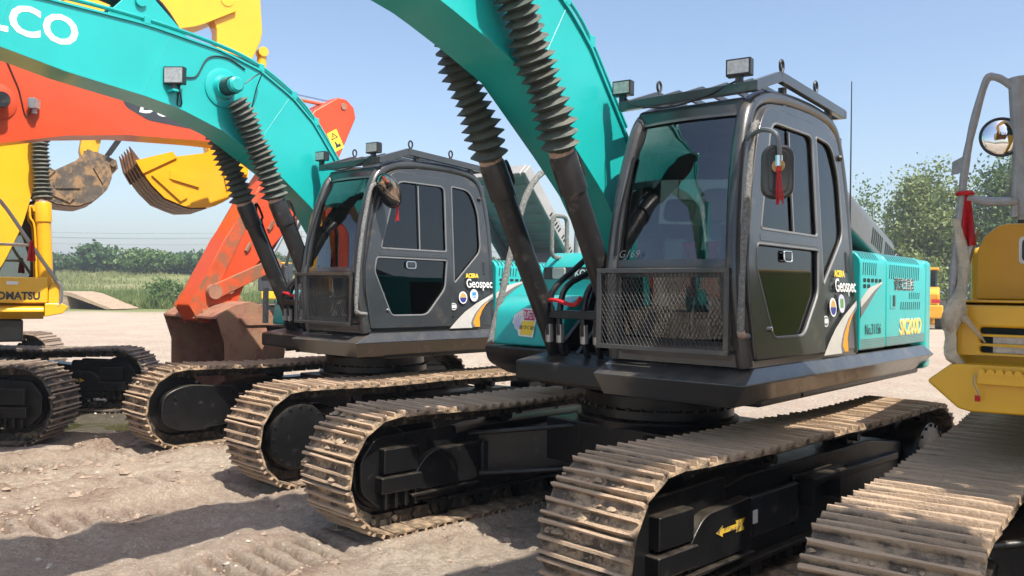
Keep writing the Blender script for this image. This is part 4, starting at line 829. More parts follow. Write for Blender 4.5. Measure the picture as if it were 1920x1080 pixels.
    put('owner_lettering_edge', text('own_o', '菅原左官店', .105, off=.004), 'white', p2, M=B(-1.63, 1.885, .001)); put('owner_lettering', text('own', '菅原左官店', .108, off=.001), 'decal_dark', p2, M=B(-1.63, 1.885, .003))
    bl = resample([((l[0] + u[0]) / 2, (l[1] + u[1]) / 2) for l, u in zip(resample(lo, 30), resample(up, 30))], 60)
    i = 44; t = (bl[i + 1] - bl[i - 1]).normalized()
    put('maker_lettering', text('kob_b', 'KOBELCO', .34, off=.008, sx=1.05), 'white', bo, M=frame((rt((4.23, 3.925))[0], hw + .001, rt((4.23, 3.925))[1]), (-math.cos(.01 + ang), 0, -math.sin(.01 + ang)), (0, 0, 1)))
    # wrapped grab rail on the front pillar
    gr = smoothpath([(1.04, 1.30, 2.82), (1.13, 1.33, 2.80), (1.20, 1.345, 2.72), (1.30, 1.36, 2.3), (1.345, 1.365, 1.95), (1.36, 1.365, 1.62), (1.33, 1.36, 1.56), (1.22, 1.34, 1.55)], 40)
    gp_ = MB().tube(gr, [.019 * rnd.uniform(.88, 1.14) for _ in gr], 9).build('wrapped_grab_rail', 'rail_wrap', root)
    MB().tube(gr[30:36], .023, 9).build('tape_wrap', 'wrap_brown' if e1 else 'rail_wrap', gp_)
    if e1:
        MB().tube(smoothpath([(1.17, 1.30, 2.71), (1.24, 1.38, 2.725), (1.33, 1.47, 2.72), (1.40, 1.57, 2.68), (1.41, 1.60, 2.60), (1.41, 1.60, 2.50)], 22), .014, 8).build('mirror_arm', 'grey_light', root)
        MM = frame((1.36, 1.57, 2.47), (-.55, .83, 0), (0, 0, 1)); me_ = put('mirror_housing', panel('mhouse', rpoly([(-.088, -.15), (.088, -.15), (.088, .15), (-.088, .15)], .08, 8), t=.03, bev=.015), 'grey_paint', root, M=MM); me_.data.shade_smooth()
        put('mirror_rib', panel('mrib', rpoly([(-.055, -.12), (.055, -.12), (.055, .12), (-.055, .12)], .05, 6), t=.012, bev=.006), 'grey_paint', me_, M=Matrix.Translation((0, 0, -.026))); put('mirror_rib', panel('mrib', None), 'grey_paint', me_, M=Matrix.Translation((0, 0, .026)))
        put('mirror_glass', panel('mgl', rpoly([(-.078, -.148), (.078, -.148), (.078, .148), (-.078, .148)], .075, 8), t=.002, bev=0), 'mirror', me_, M=Matrix.Translation((0, 0, -.034)))
        MB().lathe([(.036, 0), (.036, .008)], (1.415, 1.60, 2.495), 'x', 18).build('clamp_washer', 'decal_tan', root); MB().tube([(1.425, 1.605, 2.49), (1.425, 1.605, 2.55)], .020, 10).build('mirror_clamp', 'chrome', root)
        MB().tube([(-.845, 1.2, 2.14), (-.84, 1.2, 3.46)], [.007, .004], 6).build('antenna', 'decal_dark', root)
        put('handwriting', text('g169', 'G169', .07, .0004, off=-.0015, shear=.2), 'grey_light', cab, M=frame((fx(2.03) + .050, .58, 2.035), (0, 1, 0), (-.2, 0, 1)))
    else:
        MB().tube(smoothpath([(1.05, 1.28, 2.84), (1.07, 1.40, 2.84), (1.05, 1.46, 2.82), (1.03, 1.47, 2.76)], 14), .010, 7).build('mirror_arm', 'decal_dark', root)
        MM = frame((1.06, 1.45, 2.735), (.05, 1, 0), (.42, 0, .9)); mb = MB(); mb.lathe([(.002, .045), (.09, .036), (.15, .015), (.172, 0), (.177, -.01), (.09, -.04), (.002, -.045)], (0, 0, 0), 'z', 28); mr = mb.build('mirror_housing', 'mirror_dull', root, M=MM)
        MB().tube([(.175 * math.cos(a), .175 * math.sin(a), 0) for a in np.linspace(0, 6.283, 29)[:-1]], .006, 6, closed=True).build('mirror_rim', 'decal_dark', mr)
        # boom work lamp with its cable
        wl_ = work_lamp(root, (2.60, hw + .07, 3.60), (.75, .6, -.15), .19, .16); MB().bx(2.57, 2.63, hw, hw + .10, 3.58, 3.60).build('lamp_shelf', 'teal', wl_)
        MB().tube(smoothpath([(2.56, hw + .05, 3.66), (2.50, hw + .01, 3.50), (2.54, hw + .01, 3.48), (2.50, hw + .01, 3.72), (2.36, hw + .01, 3.78), (2.24, hw + .01, 3.98), (2.05, hw + .01, 4.02), (1.85, hw + .01, 3.95)], 40), .007, 5).build('lamp_cable', 'hose', wl_)
        MB().tube(smoothpath([(2.0, .43, 3.74), (1.85, .40, 3.86), (1.74, .30, 3.90), (1.72, .19, 3.80), (1.80, hw + .01, 3.52), (1.95, hw + .01, 3.50)], 24), .006, 5).build('grease_line', 'hose', bo)
    # arm and bucket beyond the frame's edge
    tip = (5.44, 3.55) if e1 else (5.46, 3.93); A = lambda a, b: (tip[0] + a, tip[1] + b)
    ar = [A(-.15, .85), A(.12, .80), A(.30, .0), A(.62, -2.1), A(.45, -2.22), A(.25, -2.1), A(-.22, -.15)]
    arm = MB().prism(ar, -.15, .15).build('arm', 'teal', root, .02)
    bucket(root, A(.48, -2.2), .35, 1.1, .95, 'teal', 'teal')
    ram(root, A(.12, .55), A(.95, -1.75), 0, .62, bel=None, rb=.065, name='bucket_cylinder', rodeye='teal')
    MB().prism([A(.48, -1.72), A(.95, -1.8), A(.98, -1.7), A(.5, -1.6)], -.2, .2).build('bucket_link', 'teal', arm)

E1 = empty('hydraulic_excavator', (E1P[0], E1P[1], .0), E1P[3], 'nearer teal excavator with dark grey cab, black oval mirror housing and muddy tracks', 'excavator', 'teal excavators parked side by side')
kobelco(E1, -.065, R(17), -1, E1P[2] - E1P[3], True, 15)
E2 = empty('hydraulic_excavator', (E2P[0], E2P[1], .0), E2P[3], 'teal excavator behind the nearer one, round mirror on cab and lamp on boom', 'excavator', 'teal excavators parked side by side')
kobelco(E2, 0, R(47), 1, E2P[2] - E2P[3], False, 5)

# ------------------------------------------------------------------ yellow machine at the right edge
def plain_upper(root, paint, cabpaint=None, fr=(.95, -1.28)):
    mb = MB(); mb.bx(-2.3, fr[0], fr[1], 1.30, 1.10, 1.36); mb.build('revolving_frame', 'black_frame', root, .02)
    mb = MB(); mb.bx(-2.28, -.60, -1.34, 1.36, 1.36, 2.12); mb.build('engine_housing', paint, root, .06, 3)
    plan = [(-2.29, 1.37), (-2.5, 1.36), (-2.72, 1.1), (-2.86, .6), (-2.9, 0)]; plan += [(x, -y) for x, y in plan[-2::-1]]; n = len(plan)
    MB().add([(x, y, 1.14) for x, y in plan] + [(x, y, 2.1) for x, y in plan], [tuple(range(n)), tuple(range(2 * n - 1, n - 1, -1))] + [(i, (i + 1) % n, (i + 1) % n + n, i + n) for i in range(n)]).build('counterweight', paint, root, .05, 3)
    make_cab(root, cabpaint or paint, full=False)
E5 = empty('hydraulic_excavator', (E5P[0], E5P[1], 0), E5P[3], 'yellow excavator cut off by the right edge, handrail wrapped in torn plastic', 'excavator', 'yellow excavators')
undercarriage(E5, 0, -1, shoe='shoe', mud=6)
plain_upper(E5, 'yellow', fr=(.55, -.55))
ap = MB(); xprism(ap, [(-1.22, 1.455), (-1.25, 1.447), (-1.355, 1.36), (-1.345, 1.345), (-1.21, 1.225), (-1.15, 1.212), (-.30, 1.225), (-.30, 1.455)], -2.2, .60); ap.build('deck_apron', 'yellow', E5, .012)
sp_ = MB(); xprism(sp_, [(-1.12, 1.42), (-.40, 1.42), (-.40, 1.36), (-1.12, 1.36)], .60, .645); st5 = sp_.build('step_plate', 'yellow', E5, .004)
for k in range(18): MB().lathe([(.018, .60), (.018, .65)], (0, -1.10 + k * .04, 1.42), 'x', 8).build('step_tooth', 'yellow', st5)
MB().tube(smoothpath([(.655, -1.12, 1.415), (.665, -1.13, 1.37), (.655, -1.115, 1.33), (.66, -1.10, 1.30)], 12), .003, 5).build('tag_wire', 'steel', st5); MB().bx(.655, .664, -1.125, -1.10, 1.275, 1.305).build('wire_tag', 'red', st5)
# lamp box: front face with a three-slot recess
MX = frame((.5, 0, 0), (0, 1, 0), (0, 0, 1))                                    # local x = machine y, y = z, outward = machine x
slotp = [rpoly([(-1.125, z), (-.55, z), (-.55, z + .034), (-1.125, z + .034)], .016) for z in (1.512, 1.560, 1.608)]
lb = MB(); lb.prism(rpoly([(.44, 1.43), (.46, 1.74, .05), (.40, 1.765, .03), (-.6, 1.765), (-.6, 1.43)], .02), -1.245, -.36); lbo = lb.build('lamp_box', 'yellow', E5, .035, 4)
fp_ = put('lamp_box_front', panel('k5front', rpoly([(-1.235, 1.445), (-.37, 1.445), (-.37, 1.755), (-1.235, 1.755)], .05), slotp, .03, .012), 'yellow', lbo, M=MX @ Matrix.Translation((0, 0, -.005)))
MB().bx(.462, .474, -1.14, -.53, 1.50, 1.655).build('lamp_recess', 'slot', lbo); hl = MB().bx(.474, .482, -1.07, -.80, 1.512, 1.60).build('headlamp', 'lens', lbo)
MB().bx(-.6, .475, -1.25, -.36, 1.768, 1.782).build('lamp_box_lid', 'yellow', lbo, .005)
tk = MB(); tk2 = [(-1.19, 1.783), (-1.19, 2.04), (-1.155, 2.13), (-1.09, 2.185), (-1.05, 2.195), (-.42, 2.195), (-.42, 1.783)]; xprism(tk, tk2, -.62, .2); tko = tk.build('fuel_tank', 'yellow_b', E5, .012); MB().bx(-.6, .17, -1.0, -.45, 2.197, 2.215).build('tank_tread', 'decal_dark', tko)
KP = frame((.203, -.80, 2.05), (0, 1, 0), (0, 0, 1)); put('name_plate', panel('k5p', rpoly([(-.19, -.075), (.2, -.075), (.2, .075), (-.19, .075)], .03), t=.004, bev=.001), 'white', tko, M=KP); put('name_plate_field', panel('k5p2', rpoly([(-.175, -.06), (.185, -.06), (.185, .06), (-.175, .06)], .025), t=.004, bev=0), 'decal_dark', tko, M=KP @ Matrix.Translation((0, 0, .002))); put('plate_lettering', text('pc', 'PC200', .115, off=.003), 'white', tko, M=KP @ Matrix.Translation((.005, 0, .005)))
r5 = smoothpath([(.56, -1.20, 1.45), (.57, -1.25, 1.50), (.57, -1.252, 1.70), (.56, -1.236, 2.0), (.55, -1.219, 2.229), (.55, -1.186, 2.558), (.55, -1.115, 2.88), (.55, -1.07, 2.915), (.55, -1.0, 2.865), (.55, -.97, 2.82), (.55, -.965, 2.485), (.55, -.975, 2.2)], 60)
ra = MB().tube(r5, [.019 * rnd.uniform(.93, 1.12) for _ in r5], 10).build('wrapped_handrail', 'film_grey', E5, smooth=20)
cr = smoothpath([(.55, -1.18, 2.31), (.56, -1.10, 2.285), (.55, -.96, 2.275), (.3, -.93, 2.27)], 16); MB().tube(cr, [.02 * rnd.uniform(.9, 1.2) for _ in cr], 8).build('wrapped_crossrail', 'film_grey', ra, smooth=20)
MB().tube([(.42, -1.17, 2.15), (.48, -1.26, 1.72)], .026, 10).build('bare_rail', 'steel', ra)
MB().tube([(.53, -.965, 2.9), (.53, -.93, 2.3), (.5, -.93, 2.2)], .05, 10).build('mirror_post', 'film_grey', ra)
# torn film: crumpled sleeve, drape and a twisted string
f5 = smoothpath([(.57, -1.235, 2.20), (.58, -1.20, 2.0), (.59, -1.195, 1.86), (.60, -1.225, 1.76), (.60, -1.245, 1.66), (.59, -1.245, 1.58), (.58, -1.25, 1.50), (.56, -1.20, 1.43)], 48)
fr_ = [(.022, .018), (.12, .030), (.3, .024), (.42, .042), (.5, .058), (.58, .045), (.66, .026), (.8, .028), (.92, .038), (1, .02)]
def pw(t):
    for (a, x), (b, y) in zip(fr_, fr_[1:]):
        if t <= b: return x + (y - x) * max(0, t - a) / (b - a)
    return fr_[-1][1]
fm = MB(); n5 = len(f5)
for i in range(n5):
    t = i / (n5 - 1); r = pw(t)
    for k in range(16):
        a = 2 * math.pi * k / 16; q = r * (1 + .16 * math.sin(a * 3 + i * .35)) * rnd.uniform(.93, 1.07); fm.v.append((f5[i].x + q * .7 * math.sin(a), f5[i].y + q * math.cos(a), f5[i].z))
for i in range(n5 - 1): fm.f += [(i * 16 + k, i * 16 + (k + 1) % 16, (i + 1) * 16 + (k + 1) % 16, (i + 1) * 16 + k) for k in range(16)]
fl = fm.build('plastic_film', 'film', ra, smooth=50)
MB().tube(smoothpath([(.62, -1.19, 1.70), (.60, -1.16, 1.66), (.56, -1.12, 1.60), (.53, -1.10, 1.565)], 14), [.020 - .0011 * k for k in range(15)], 7).build('film_string', 'film', fl, smooth=20)
fm = MB(); g = 12
for i in range(g + 1):
    for j in range(7):
        v, u = i / g, j / 6; fm.v.append((.50 + .025 * math.sin(5 * u + 3 * v) + rnd.uniform(-.006, .006), -1.01 + .10 * u + .02 * math.sin(4 * v), 2.86 - v * .62 * (1 - .25 * abs(u - .6)) + rnd.uniform(-.006, .006)))
fm.f += [(i * 7 + j, i * 7 + j + 1, i * 7 + j + 8, i * 7 + j + 7) for i in range(g) for j in range(6)]; fm.build('film_sheet', 'film_thin', ra, smooth=50)
fm = MB(); fm.prism([(-.03, 0), (.03, .02), (.028, -.06), (-.035, -.07)], .0, .003, Matrix.Translation((.55, -1.235, 2.50)) @ Matrix.Rotation(R(60), 4, 'Z')); fm.build('tape_flap', 'film_grey', ra)
m5 = MB(); m5.lathe([(.002, .024), (.05, .020), (.08, .010), (.094, 0), (.098, -.01), (.05, -.03), (.002, -.034)], (0, 0, 0), 'z', 30); mo5 = m5.build('round_mirror', 'mirror', E5, M=frame((.56, -1.035, 2.605), (-.3, .95, 0), (-.07, 0, 1)))
MB().tube([(.096 * math.cos(a), .096 * math.sin(a), 0) for a in np.linspace(0, 6.283, 31)[:-1]], .006, 6, closed=True).build('mirror_rim', 'decal_dark', mo5); MB().tube([(0, 0, -.03), (.09, 0, -.03)], .012, 6).build('mirror_stem', 'decal_dark', mo5)
def std_boom(root, paint, a=-.02):
    rt = lambda p: rot2(p, FOOT, a); lo, up = [rt(p) for p in KLO], [rt(p) for p in KUP]; bo = boom_mesh(lo, up, .19).build('boom', paint, root); pn = rt((2.08, 3.72))
    for s in (-1, 1): ram(root, (.8, 1.2), pn, s * .32, .58, m=paint)
    tip = rt((5.46, 3.93)); A = lambda x, z: (tip[0] + x, tip[1] + z); MB().prism([A(-.15, .85), A(.12, .80), A(.30, 0), A(1.4, -1.9), A(1.25, -2.05), A(1.05, -1.95), A(-.22, -.15)], -.15, .15).build('arm', paint, root, .02); bucket(root, A(1.26, -1.92), .6, 1.1, .95, paint, paint); return bo

def cloth(name, o, w, h, label, m='red', rz=0., n=8, fold=.02, taper=.4):
    mb = MB(); q = 6
    for i in range(n + 1):
        for j in range(q + 1):
            v, u = i / n, j / q - .5; ww = w * (taper + (1 - taper) * v); mb.v.append((u * ww, fold * math.sin(u * 11 + v * 2) * (.3 + v), -h * v + rnd.uniform(-.004, .004)))
    mb.f += [(i * (q + 1) + j, i * (q + 1) + j + 1, (i + 1) * (q + 1) + j + 1, (i + 1) * (q + 1) + j) for i in range(n) for j in range(q)]
    ob = mb.build(name, m, smooth=60); s = ob.modifiers.new('thick', 'SOLIDIFY'); s.thickness = .004; ob.location = o; ob.rotation_euler.z = rz; return ob
def W(P, x, y, z):
    c, s = math.cos(P[3]), math.sin(P[3]); return (P[0] + c * x - s * y, P[1] + s * x + c * y, z)
rc = cloth('red_cloth', W(E5P, .56, -1.185, 2.33), .085, .27, '', rz=E5P[3] + R(90)); tag(rc, 'red cloth strip tied to the plastic-wrapped handrail at the right edge', 'cloth')
MB().tube([(-.012 + .034 * math.cos(a), .01 + .034 * math.sin(a), -.0) for a in np.linspace(0, 6.28, 13)[:-1]], .012, 6, closed=True).build('knot', 'red', rc)
def tassel(o, h, label, n=9, r=.02):
    root = MB().tube([(0, 0, .012), (0, 0, -.02)], [.008, .016], 8).build('red_tassel', 'red'); root.location = o; tag(root, label, 'tassel', 'red ribbons tied to the machines')
    for k in range(n):
        a = k * 2.4; x, y = math.cos(a) * r * rnd.random(), math.sin(a) * r * rnd.random(); MB().tube([(x * .3, y * .3, -.01), (x, y, -h * .5), (x * 1.3 + rnd.uniform(-.006, .006), y * 1.3, -h * rnd.uniform(.8, 1.05))], .004, 4).build('strand', 'red', root)
tassel(W(E1P, 1.44, 1.61, 2.48), .19, 'red tassel hanging from the oval mirror bracket of the nearer teal excavator')
tassel(W(E2P, .99, 1.50, 2.60), .17, 'red tassel hanging below the round mirror of the farther teal excavator', 5, .012)
tassel(W(E2P, -1.15, .05, 2.98), .22, 'red tassel hung beside the raised grey bonnet of the farther teal excavator', 7)
for y, lb_ in ((.80, 'left of the pair of red ribbons tied to levers inside the nearer cab'), (.92, 'right of the pair of red ribbons tied to levers inside the nearer cab')):
    mb = MB(); sgn = -1 if y < .85 else 1
    for k in range(13):
        v = k / 12; w = .03 + .05 * abs(v - .45); mb.v += [(.0, -w + sgn * .03 * (abs(v - .45) * 2), .17 - .36 * v), (.012 * math.sin(k), w + sgn * .03 * (abs(v - .45) * 2), .17 - .36 * v)]
    mb.f += [(2 * k, 2 * k + 1, 2 * k + 3, 2 * k + 2) for k in range(12)]; rb_ = mb.build('red_ribbon', 'red', smooth=60); s_ = rb_.modifiers.new('thick', 'SOLIDIFY'); s_.thickness = .006; rb_.location = W(E1P, .90, y, 1.96); rb_.rotation_euler.z = E1P[3]; tag(rb_, lb_, 'ribbon', 'red ribbons tied to the machines')

# ------------------------------------------------------------------ yellow machine at the left edge
E4 = empty('hydraulic_excavator', (E4P[0], E4P[1], 0), E4P[3], 'yellow excavator at the left edge with raised yellow bucket and maker lettering', 'excavator', 'yellow excavators')
undercarriage(E4, E4P[2] - E4P[3], -1, shoe='shoe_dark', mud=2, gauge=2.5, inner_arrow=True)
plain_upper(E4, 'yellow', 'black_cyl')
mb = MB(); xprism(mb, [(-1.26, 1.555), (-1.39, 1.50), (-1.40, 1.46), (-1.27, 1.37), (-.5, 1.37), (-.5, 1.555)], -2.0, 1.16); mb.build('deck_apron', 'yellow', E4, .01)
mb = MB(); mb.bx(-.6, 1.20, -1.37, -.52, 1.56, 1.87); tb4 = mb.build('tool_box', 'yellow', E4, .02, 3)
mb = MB(); mb.prism(rpoly([(1.205, 1.56), (1.34, 1.56), (1.33, 1.80, .06), (1.26, 1.83, .05), (1.205, 1.72)], .01), -1.34, -.9); mb.build('step_guard', 'yellow', E4, .012)
mb = MB(); mb.prism([(1.165, 1.40), (1.36, 1.44), (1.42, 1.52), (1.35, 1.56), (1.165, 1.56)], -1.38, -.8); mb.build('front_step', 'yellow', E4, .01)
RS = frame((.86, -1.372, 1.645), (1, 0, 0), (0, 0, 1)); put('maker_lettering', text('komatsu', 'KOMATSU', .125, off=.005, sx=.88), 'decal_dark', tb4, M=RS)
put('small_label', panel('slab', [(-.06, -.02), (.06, -.02), (.06, .02), (-.06, .02)], t=.002, bev=0), 'white', tb4, M=frame((.83, -1.3725, 1.80), (1, 0, 0), (0, 0, 1)))
MB().tube(smoothpath([(.3, -1.36, 2.78), (.62, -1.36, 2.79), (.75, -1.36, 2.68), (1.0, -1.36, 2.28), (1.27, -1.36, 1.86), (1.335, -1.36, 1.76), (1.335, -1.36, 1.58), (1.30, -1.36, 1.52)], 40), .022, 9).build('handrail', 'steel', E4)
MB().tube([(.2, -1.36, 2.25), (1.02, -1.36, 2.25)], .018, 8).build('handrail_bar', 'steel', E4); MB().tube([(.3, -1.36, 1.86), (.3, -1.36, 2.78)], .02, 8).build('handrail_post', 'steel', E4)
KLO4 = [(.52, 1.70), (.74, 2.07), (.94, 2.56), (1.10, 3.2), (1.12, 3.7), (1.30, 4.4), (1.75, 4.95), (2.5, 5.35), (3.1, 5.55), (3.62, 5.86)]; KUP4 = [(-.05, 1.85), (.0, 2.3), (.05, 2.9), (.15, 3.6), (.35, 4.3), (.75, 5.0), (1.4, 5.6), (2.2, 5.95), (3.0, 6.08), (3.6, 6.14)]
def raised_boom(root, paint, dk, wmat, px, pz, bang, arm=None):
    bo = boom_mesh(KLO4, KUP4, .2).build('boom', paint, root)
    for s in (-1, 1):
        ram(root, (1.24, 1.56), (1.12, 4.15), s * .34, .50, m=paint, rb=.085, folds=22, bend=.01, rodeye=paint)
        MB().lathe([(.16, s * .2), (.16, s * .225)], (1.05, 0, 4.05), 'y', 20).build('pin_boss', paint, bo)
    for k in range(3): MB().tube(smoothpath([(.5, .06 * k, 4.7), (1.3, .06 * k, 5.75), (2.4, .06 * k, 6.2), (3.2, .06 * k, 6.35), (3.75, .15, 5.9), (3.70, .22, 5.3), (3.85, .2, 4.9)], 40), .022, 6).build('boom_hose', 'hose', bo)
    ar = [(3.28, 6.45), (3.45, 6.75), (3.95, 6.65), (4.03, 5.62), (4.0, 5.46), (px + .42, pz + 1.35), (px + .20, pz + .35), (px + .12, pz - .08), (px - .12, pz - .08), (px - .16, pz + .12), (px - .05, pz + .9), (3.36, 5.55), (3.20, 5.95)]
    am = MB().prism(ar, -.16, .16).build('arm', paint, root, .02)
    MB().lathe([(.09, -.21), (.09, .21)], (3.5, 0, 5.98), 'y', 18).build('arm_pin', paint, am)
    ram(root, (4.07, 5.35), (px + .62, pz + .62), 0, .6, m=paint, bel='rubber' if dk else None, rb=.07, folds=12, bend=0, name='bucket_cylinder', rodeye='black_cyl')
    bucket(root, (px, pz), bang, 1.15, .95, wmat, wmat)
    mb = MB()
    for s in (-1, 1): mb.prism([(px + .1, pz + .42), (px + .65, pz + .66), (px + .68, pz + .58), (px + .13, pz + .34)], s * .2 - .02, s * .2 + .02); mb.prism([(px + .60, pz + .62), (px + .68, pz + .58), (px + .36, pz + .05), (px + .28, pz + .08)], s * .26 - .02, s * .26 + .02)
    mb.build('bucket_link', 'black_cyl' if dk else paint, am)
raised_boom(E5, 'yellow', False, 'yellow', 3.42, 3.72, R(-66))
raised_boom(E4, 'yellow', False, 'yellow', 3.42, 3.72, R(-66))
rc4 = cloth('red_cloth', W(E4P, 1.02, -1.385, 2.30), .09, .24, '', rz=E4P[3]); tag(rc4, 'small red cloth knotted on the grey handrail of the left yellow excavator', 'cloth')
E6P = (-10.5, 14.0, R(2), R(32))
E6 = empty('hydraulic_excavator', (E6P[0], E6P[1], 0), E6P[3], 'yellow excavator mostly hidden behind the left one, only its dirty dark bucket showing', 'excavator', 'yellow excavators')
undercarriage(E6, E6P[2] - E6P[3], 1, shoe='shoe_dark', singles=False, deco=False); plain_upper(E6, 'yellow', 'black_cyl'); raised_boom(E6, 'yellow_b', True, 'bucket_dark', 3.02, 4.15, R(-48))

# ------------------------------------------------------------------ orange machine reaching in from the left
E7P = (-7.976, 6.136, R(48), R(48)); DZ = 0.115
E7 = empty('hydraulic_excavator', (E7P[0], E7P[1], 0), E7P[3], 'orange excavator reaching in from the left with a long arm and rusty brown bucket', 'excavator'); E7.scale = (.94, .94, .94)
undercarriage(E7, 0, -1, shoe='shoe_dark', singles=False, deco=False, L=3.2); plain_upper(E7, 'orange', 'grey_paint')
lo = [(.6, 1.75), (1.3, 2.35), (2.2, 2.85), (3.2, 3.18), (3.9, 3.36), (4.56, 3.54), (5.3, 3.655), (6.27, 3.72), (6.9, 3.74), (7.75, 3.78)]; up = [(.1, 2.0), (.8, 3.1), (1.6, 3.85), (2.5, 4.2), (3.5, 4.26), (4.5, 4.36), (5.5, 4.40), (6.3, 4.34), (7.0, 4.22), (7.85, 4.06)]
lo = [(x, z + DZ) for x, z in lo]; up = [(x, z + DZ) for x, z in up]
bo = boom_mesh(lo, up, .25, ov=.03).build('boom', 'orange', E7)
DB = frame((0, -.2515, DZ), (1, 0, 0), (0, 0, 1)); put('badge_field', panel('dbadge', rpoly([(5.18, 4.14), (5.27, 3.98), (5.55, 3.86), (7.1, 3.80), (7.25, 4.12), (6.2, 4.22)], .04), t=.002, bev=0), 'decal_badge' if False else 'grey_paint', bo, M=DB); put('maker_lettering', text('doosan', 'DOOSAN', .26, off=.006, shear=.25, ax='LEFT'), 'white', bo, M=DB @ Matrix.Translation((5.42, 4.03, .002)) @ Matrix.Rotation(-.03, 4, 'Z'))
MB().lathe([(.2, -.25), (.2, -.265), (.17, -.275), (.10, -.28), (.10, -.36), (.06, -.37)], (3.86, 0, 3.80 + DZ), 'y', 28).build('pin_boss', 'orange', bo)
for s in (-1, 1): ram(E7, (.95, 1.25), (3.86, 3.80 + DZ), s * .36, .55, m='black_cyl', rb=.09)
work_lamp(E7, (4.22, -.32, 3.72 + DZ), (.7, -.7, -.1), .13, .12, m='steel'); MB().tube(smoothpath([(4.22, -.30, 3.92), (4.15, -.26, 3.80), (4.08, -.26, 4.07), (4.02, -.26, 4.22), (3.95, -.26, 4.38)], 20), .007, 5).build('lamp_cable', 'hose', bo)
ar = [(8.05, 4.42), (8.45, 4.68), (8.62, 4.68), (8.76, 4.58), (8.80, 4.42), (8.46, 3.68), (7.62, 2.62), (7.02, 1.98), (6.82, 1.52), (6.42, 1.30), (6.24, 1.34), (6.16, 1.54), (6.62, 2.42), (7.08, 3.10), (7.5, 3.72)]
ar = [(x, z + DZ) for x, z in ar]
am = MB().prism(ar, -.2, .2).build('arm', 'orange', E7, .025); MB().lathe([(.10, -.29), (.10, .29)], (7.72, 0, 4.015), 'y', 20).build('arm_pin', 'orange', am); MB().lathe([(.05, -.215), (.05, .215)], (8.56, 0, 4.675), 'y', 16).build('cylinder_pin', 'rust', am)
for s in (-1, 1): MB().prism([(6.3, 1.395), (6.14, 1.655), (7.06, 3.235), (7.16, 3.175)], s * .205 - .008, s * .205 + .008).build('arm_stiffener', 'orange_worn', am)
ram(E7, (4.9, 4.735), (8.52, 4.715), 0, .55, m='orange', bel=None, rb=.09, name='arm_cylinder', rodeye='orange')
MB().prism([(4.5, 4.475), (4.8, 4.815), (5.0, 4.815), (5.4, 4.515)], -.1, .1).build('cylinder_bracket', 'orange', bo, .01)
wl7 = put('warning_label', panel('wl7', [(-.10, -.15), (.10, -.15), (.10, .15), (-.10, .15)], t=.002, bev=0), 'decal_yellow', am, M=frame((8.42, -.2025, 4.135), (.86, 0, .5), (-.5, 0, .86)))
put('warning_sign', panel('wl7b', [(-.07, .03), (.07, .03), (0, .13)], [[(-.045, .042), (.045, .042), (0, .11)]], .002, 0), 'decal_dark', wl7, M=Matrix.Translation((0, 0, .002))); put('warning_bolt', panel('wl7c', [(-.008, .05), (.012, .07), (.0, .075), (.008, .095), (-.014, .072), (0, .067)], t=.002, bev=0), 'decal_dark', wl7, M=Matrix.Translation((0, 0, .002))); put('warning_picture', panel('wl7d', [(-.05, -.10), (.06, -.11), (.05, -.06), (.01, -.07), (-.01, -.01), (-.03, -.01), (-.03, -.07)], t=.002, bev=0), 'decal_dark', wl7, M=Matrix.Translation((0, 0, .002)))
MB().tube([(7.35, -.24, 2.84), (7.30, -.21, 2.72)], .03, 6).build('hose_lug', 'rust', am); MB().tube([(7.0, -.24, 2.52), (6.95, -.21, 2.40)], .03, 6).build('hose_lug', 'rust', am)
ram(E7, (8.35, 3.815), (7.38, 2.215), 0, .62, m='orange', bel=None, rb=.075, name='bucket_cylinder', rodeye='orange_worn')
mb = MB()
for s in (-1, 1): mb.prism([(6.42, 1.835), (6.5, 1.735), (7.36, 2.135), (7.42, 2.255), (7.34, 2.315), (6.46, 1.935)], s * .24 - .03, s * .24 + .03)
mb.build('bucket_rocker', 'orange_worn', am, .01); MB().lathe([(.10, -.30), (.10, .30)], (6.46, 0, 1.835), 'y', 18).build('rocker_pin', 'rust', am); MB().lathe([(.09, -.30), (.09, .30)], (7.37, 0, 2.225), 'y', 18).build('rocker_pin', 'rust', am)
T7 = bucket(E7, (6.36, 1.515), R(12), 1.45, 1.12, 'rust', 'rust', tm='rust'); q = T7(.36, .24)
mb = MB(); [mb.prism([(7.3, 2.255), (7.42, 2.175), (q[0] + .07, q[1] - .04), (q[0] - .07, q[1] + .04)], s * .12 - .03, s * .12 + .03) for s in (-1, 1)]; mb.build('bucket_link', 'rust', am)

# ------------------------------------------------------------------ far things: small excavator, wheel loaders, ramp, gate
fx0, fy0 = -12.2, 45.
F8 = empty('hydraulic_excavator', (fx0, fy0, 0), R(180), 'small far yellow excavator on the yard seen beyond the rusty bucket', 'excavator', 'yellow excavators')
undercarriage(F8, 0, 1, shoe='shoe_dark', singles=False, deco=False)
mb = MB(); mb.bx(-2.2, .9, -1.3, 1.3, 1.15, 1.55); mb.build('deck', 'yellow', F8, .05); mb = MB(); mb.bx(-2.6, -.5, -1.3, 1.3, 1.55, 2.2); mb.build('engine_housing', 'decal_dark', F8, .1); mb = MB(); mb.bx(-.5, 1.1, .3, 1.3, 1.55, 3.0); c8 = mb.build('cab', 'decal_dark', F8, .1); MB().bx(-.45, 1.05, .35, 1.25, 3.0, 3.08).build('cab_roof', 'yellow', c8, .03)
MB().bx(-.3, .9, 1.3, 1.31, 2.1, 2.9).build('side_pane', 'glass_dark', c8)
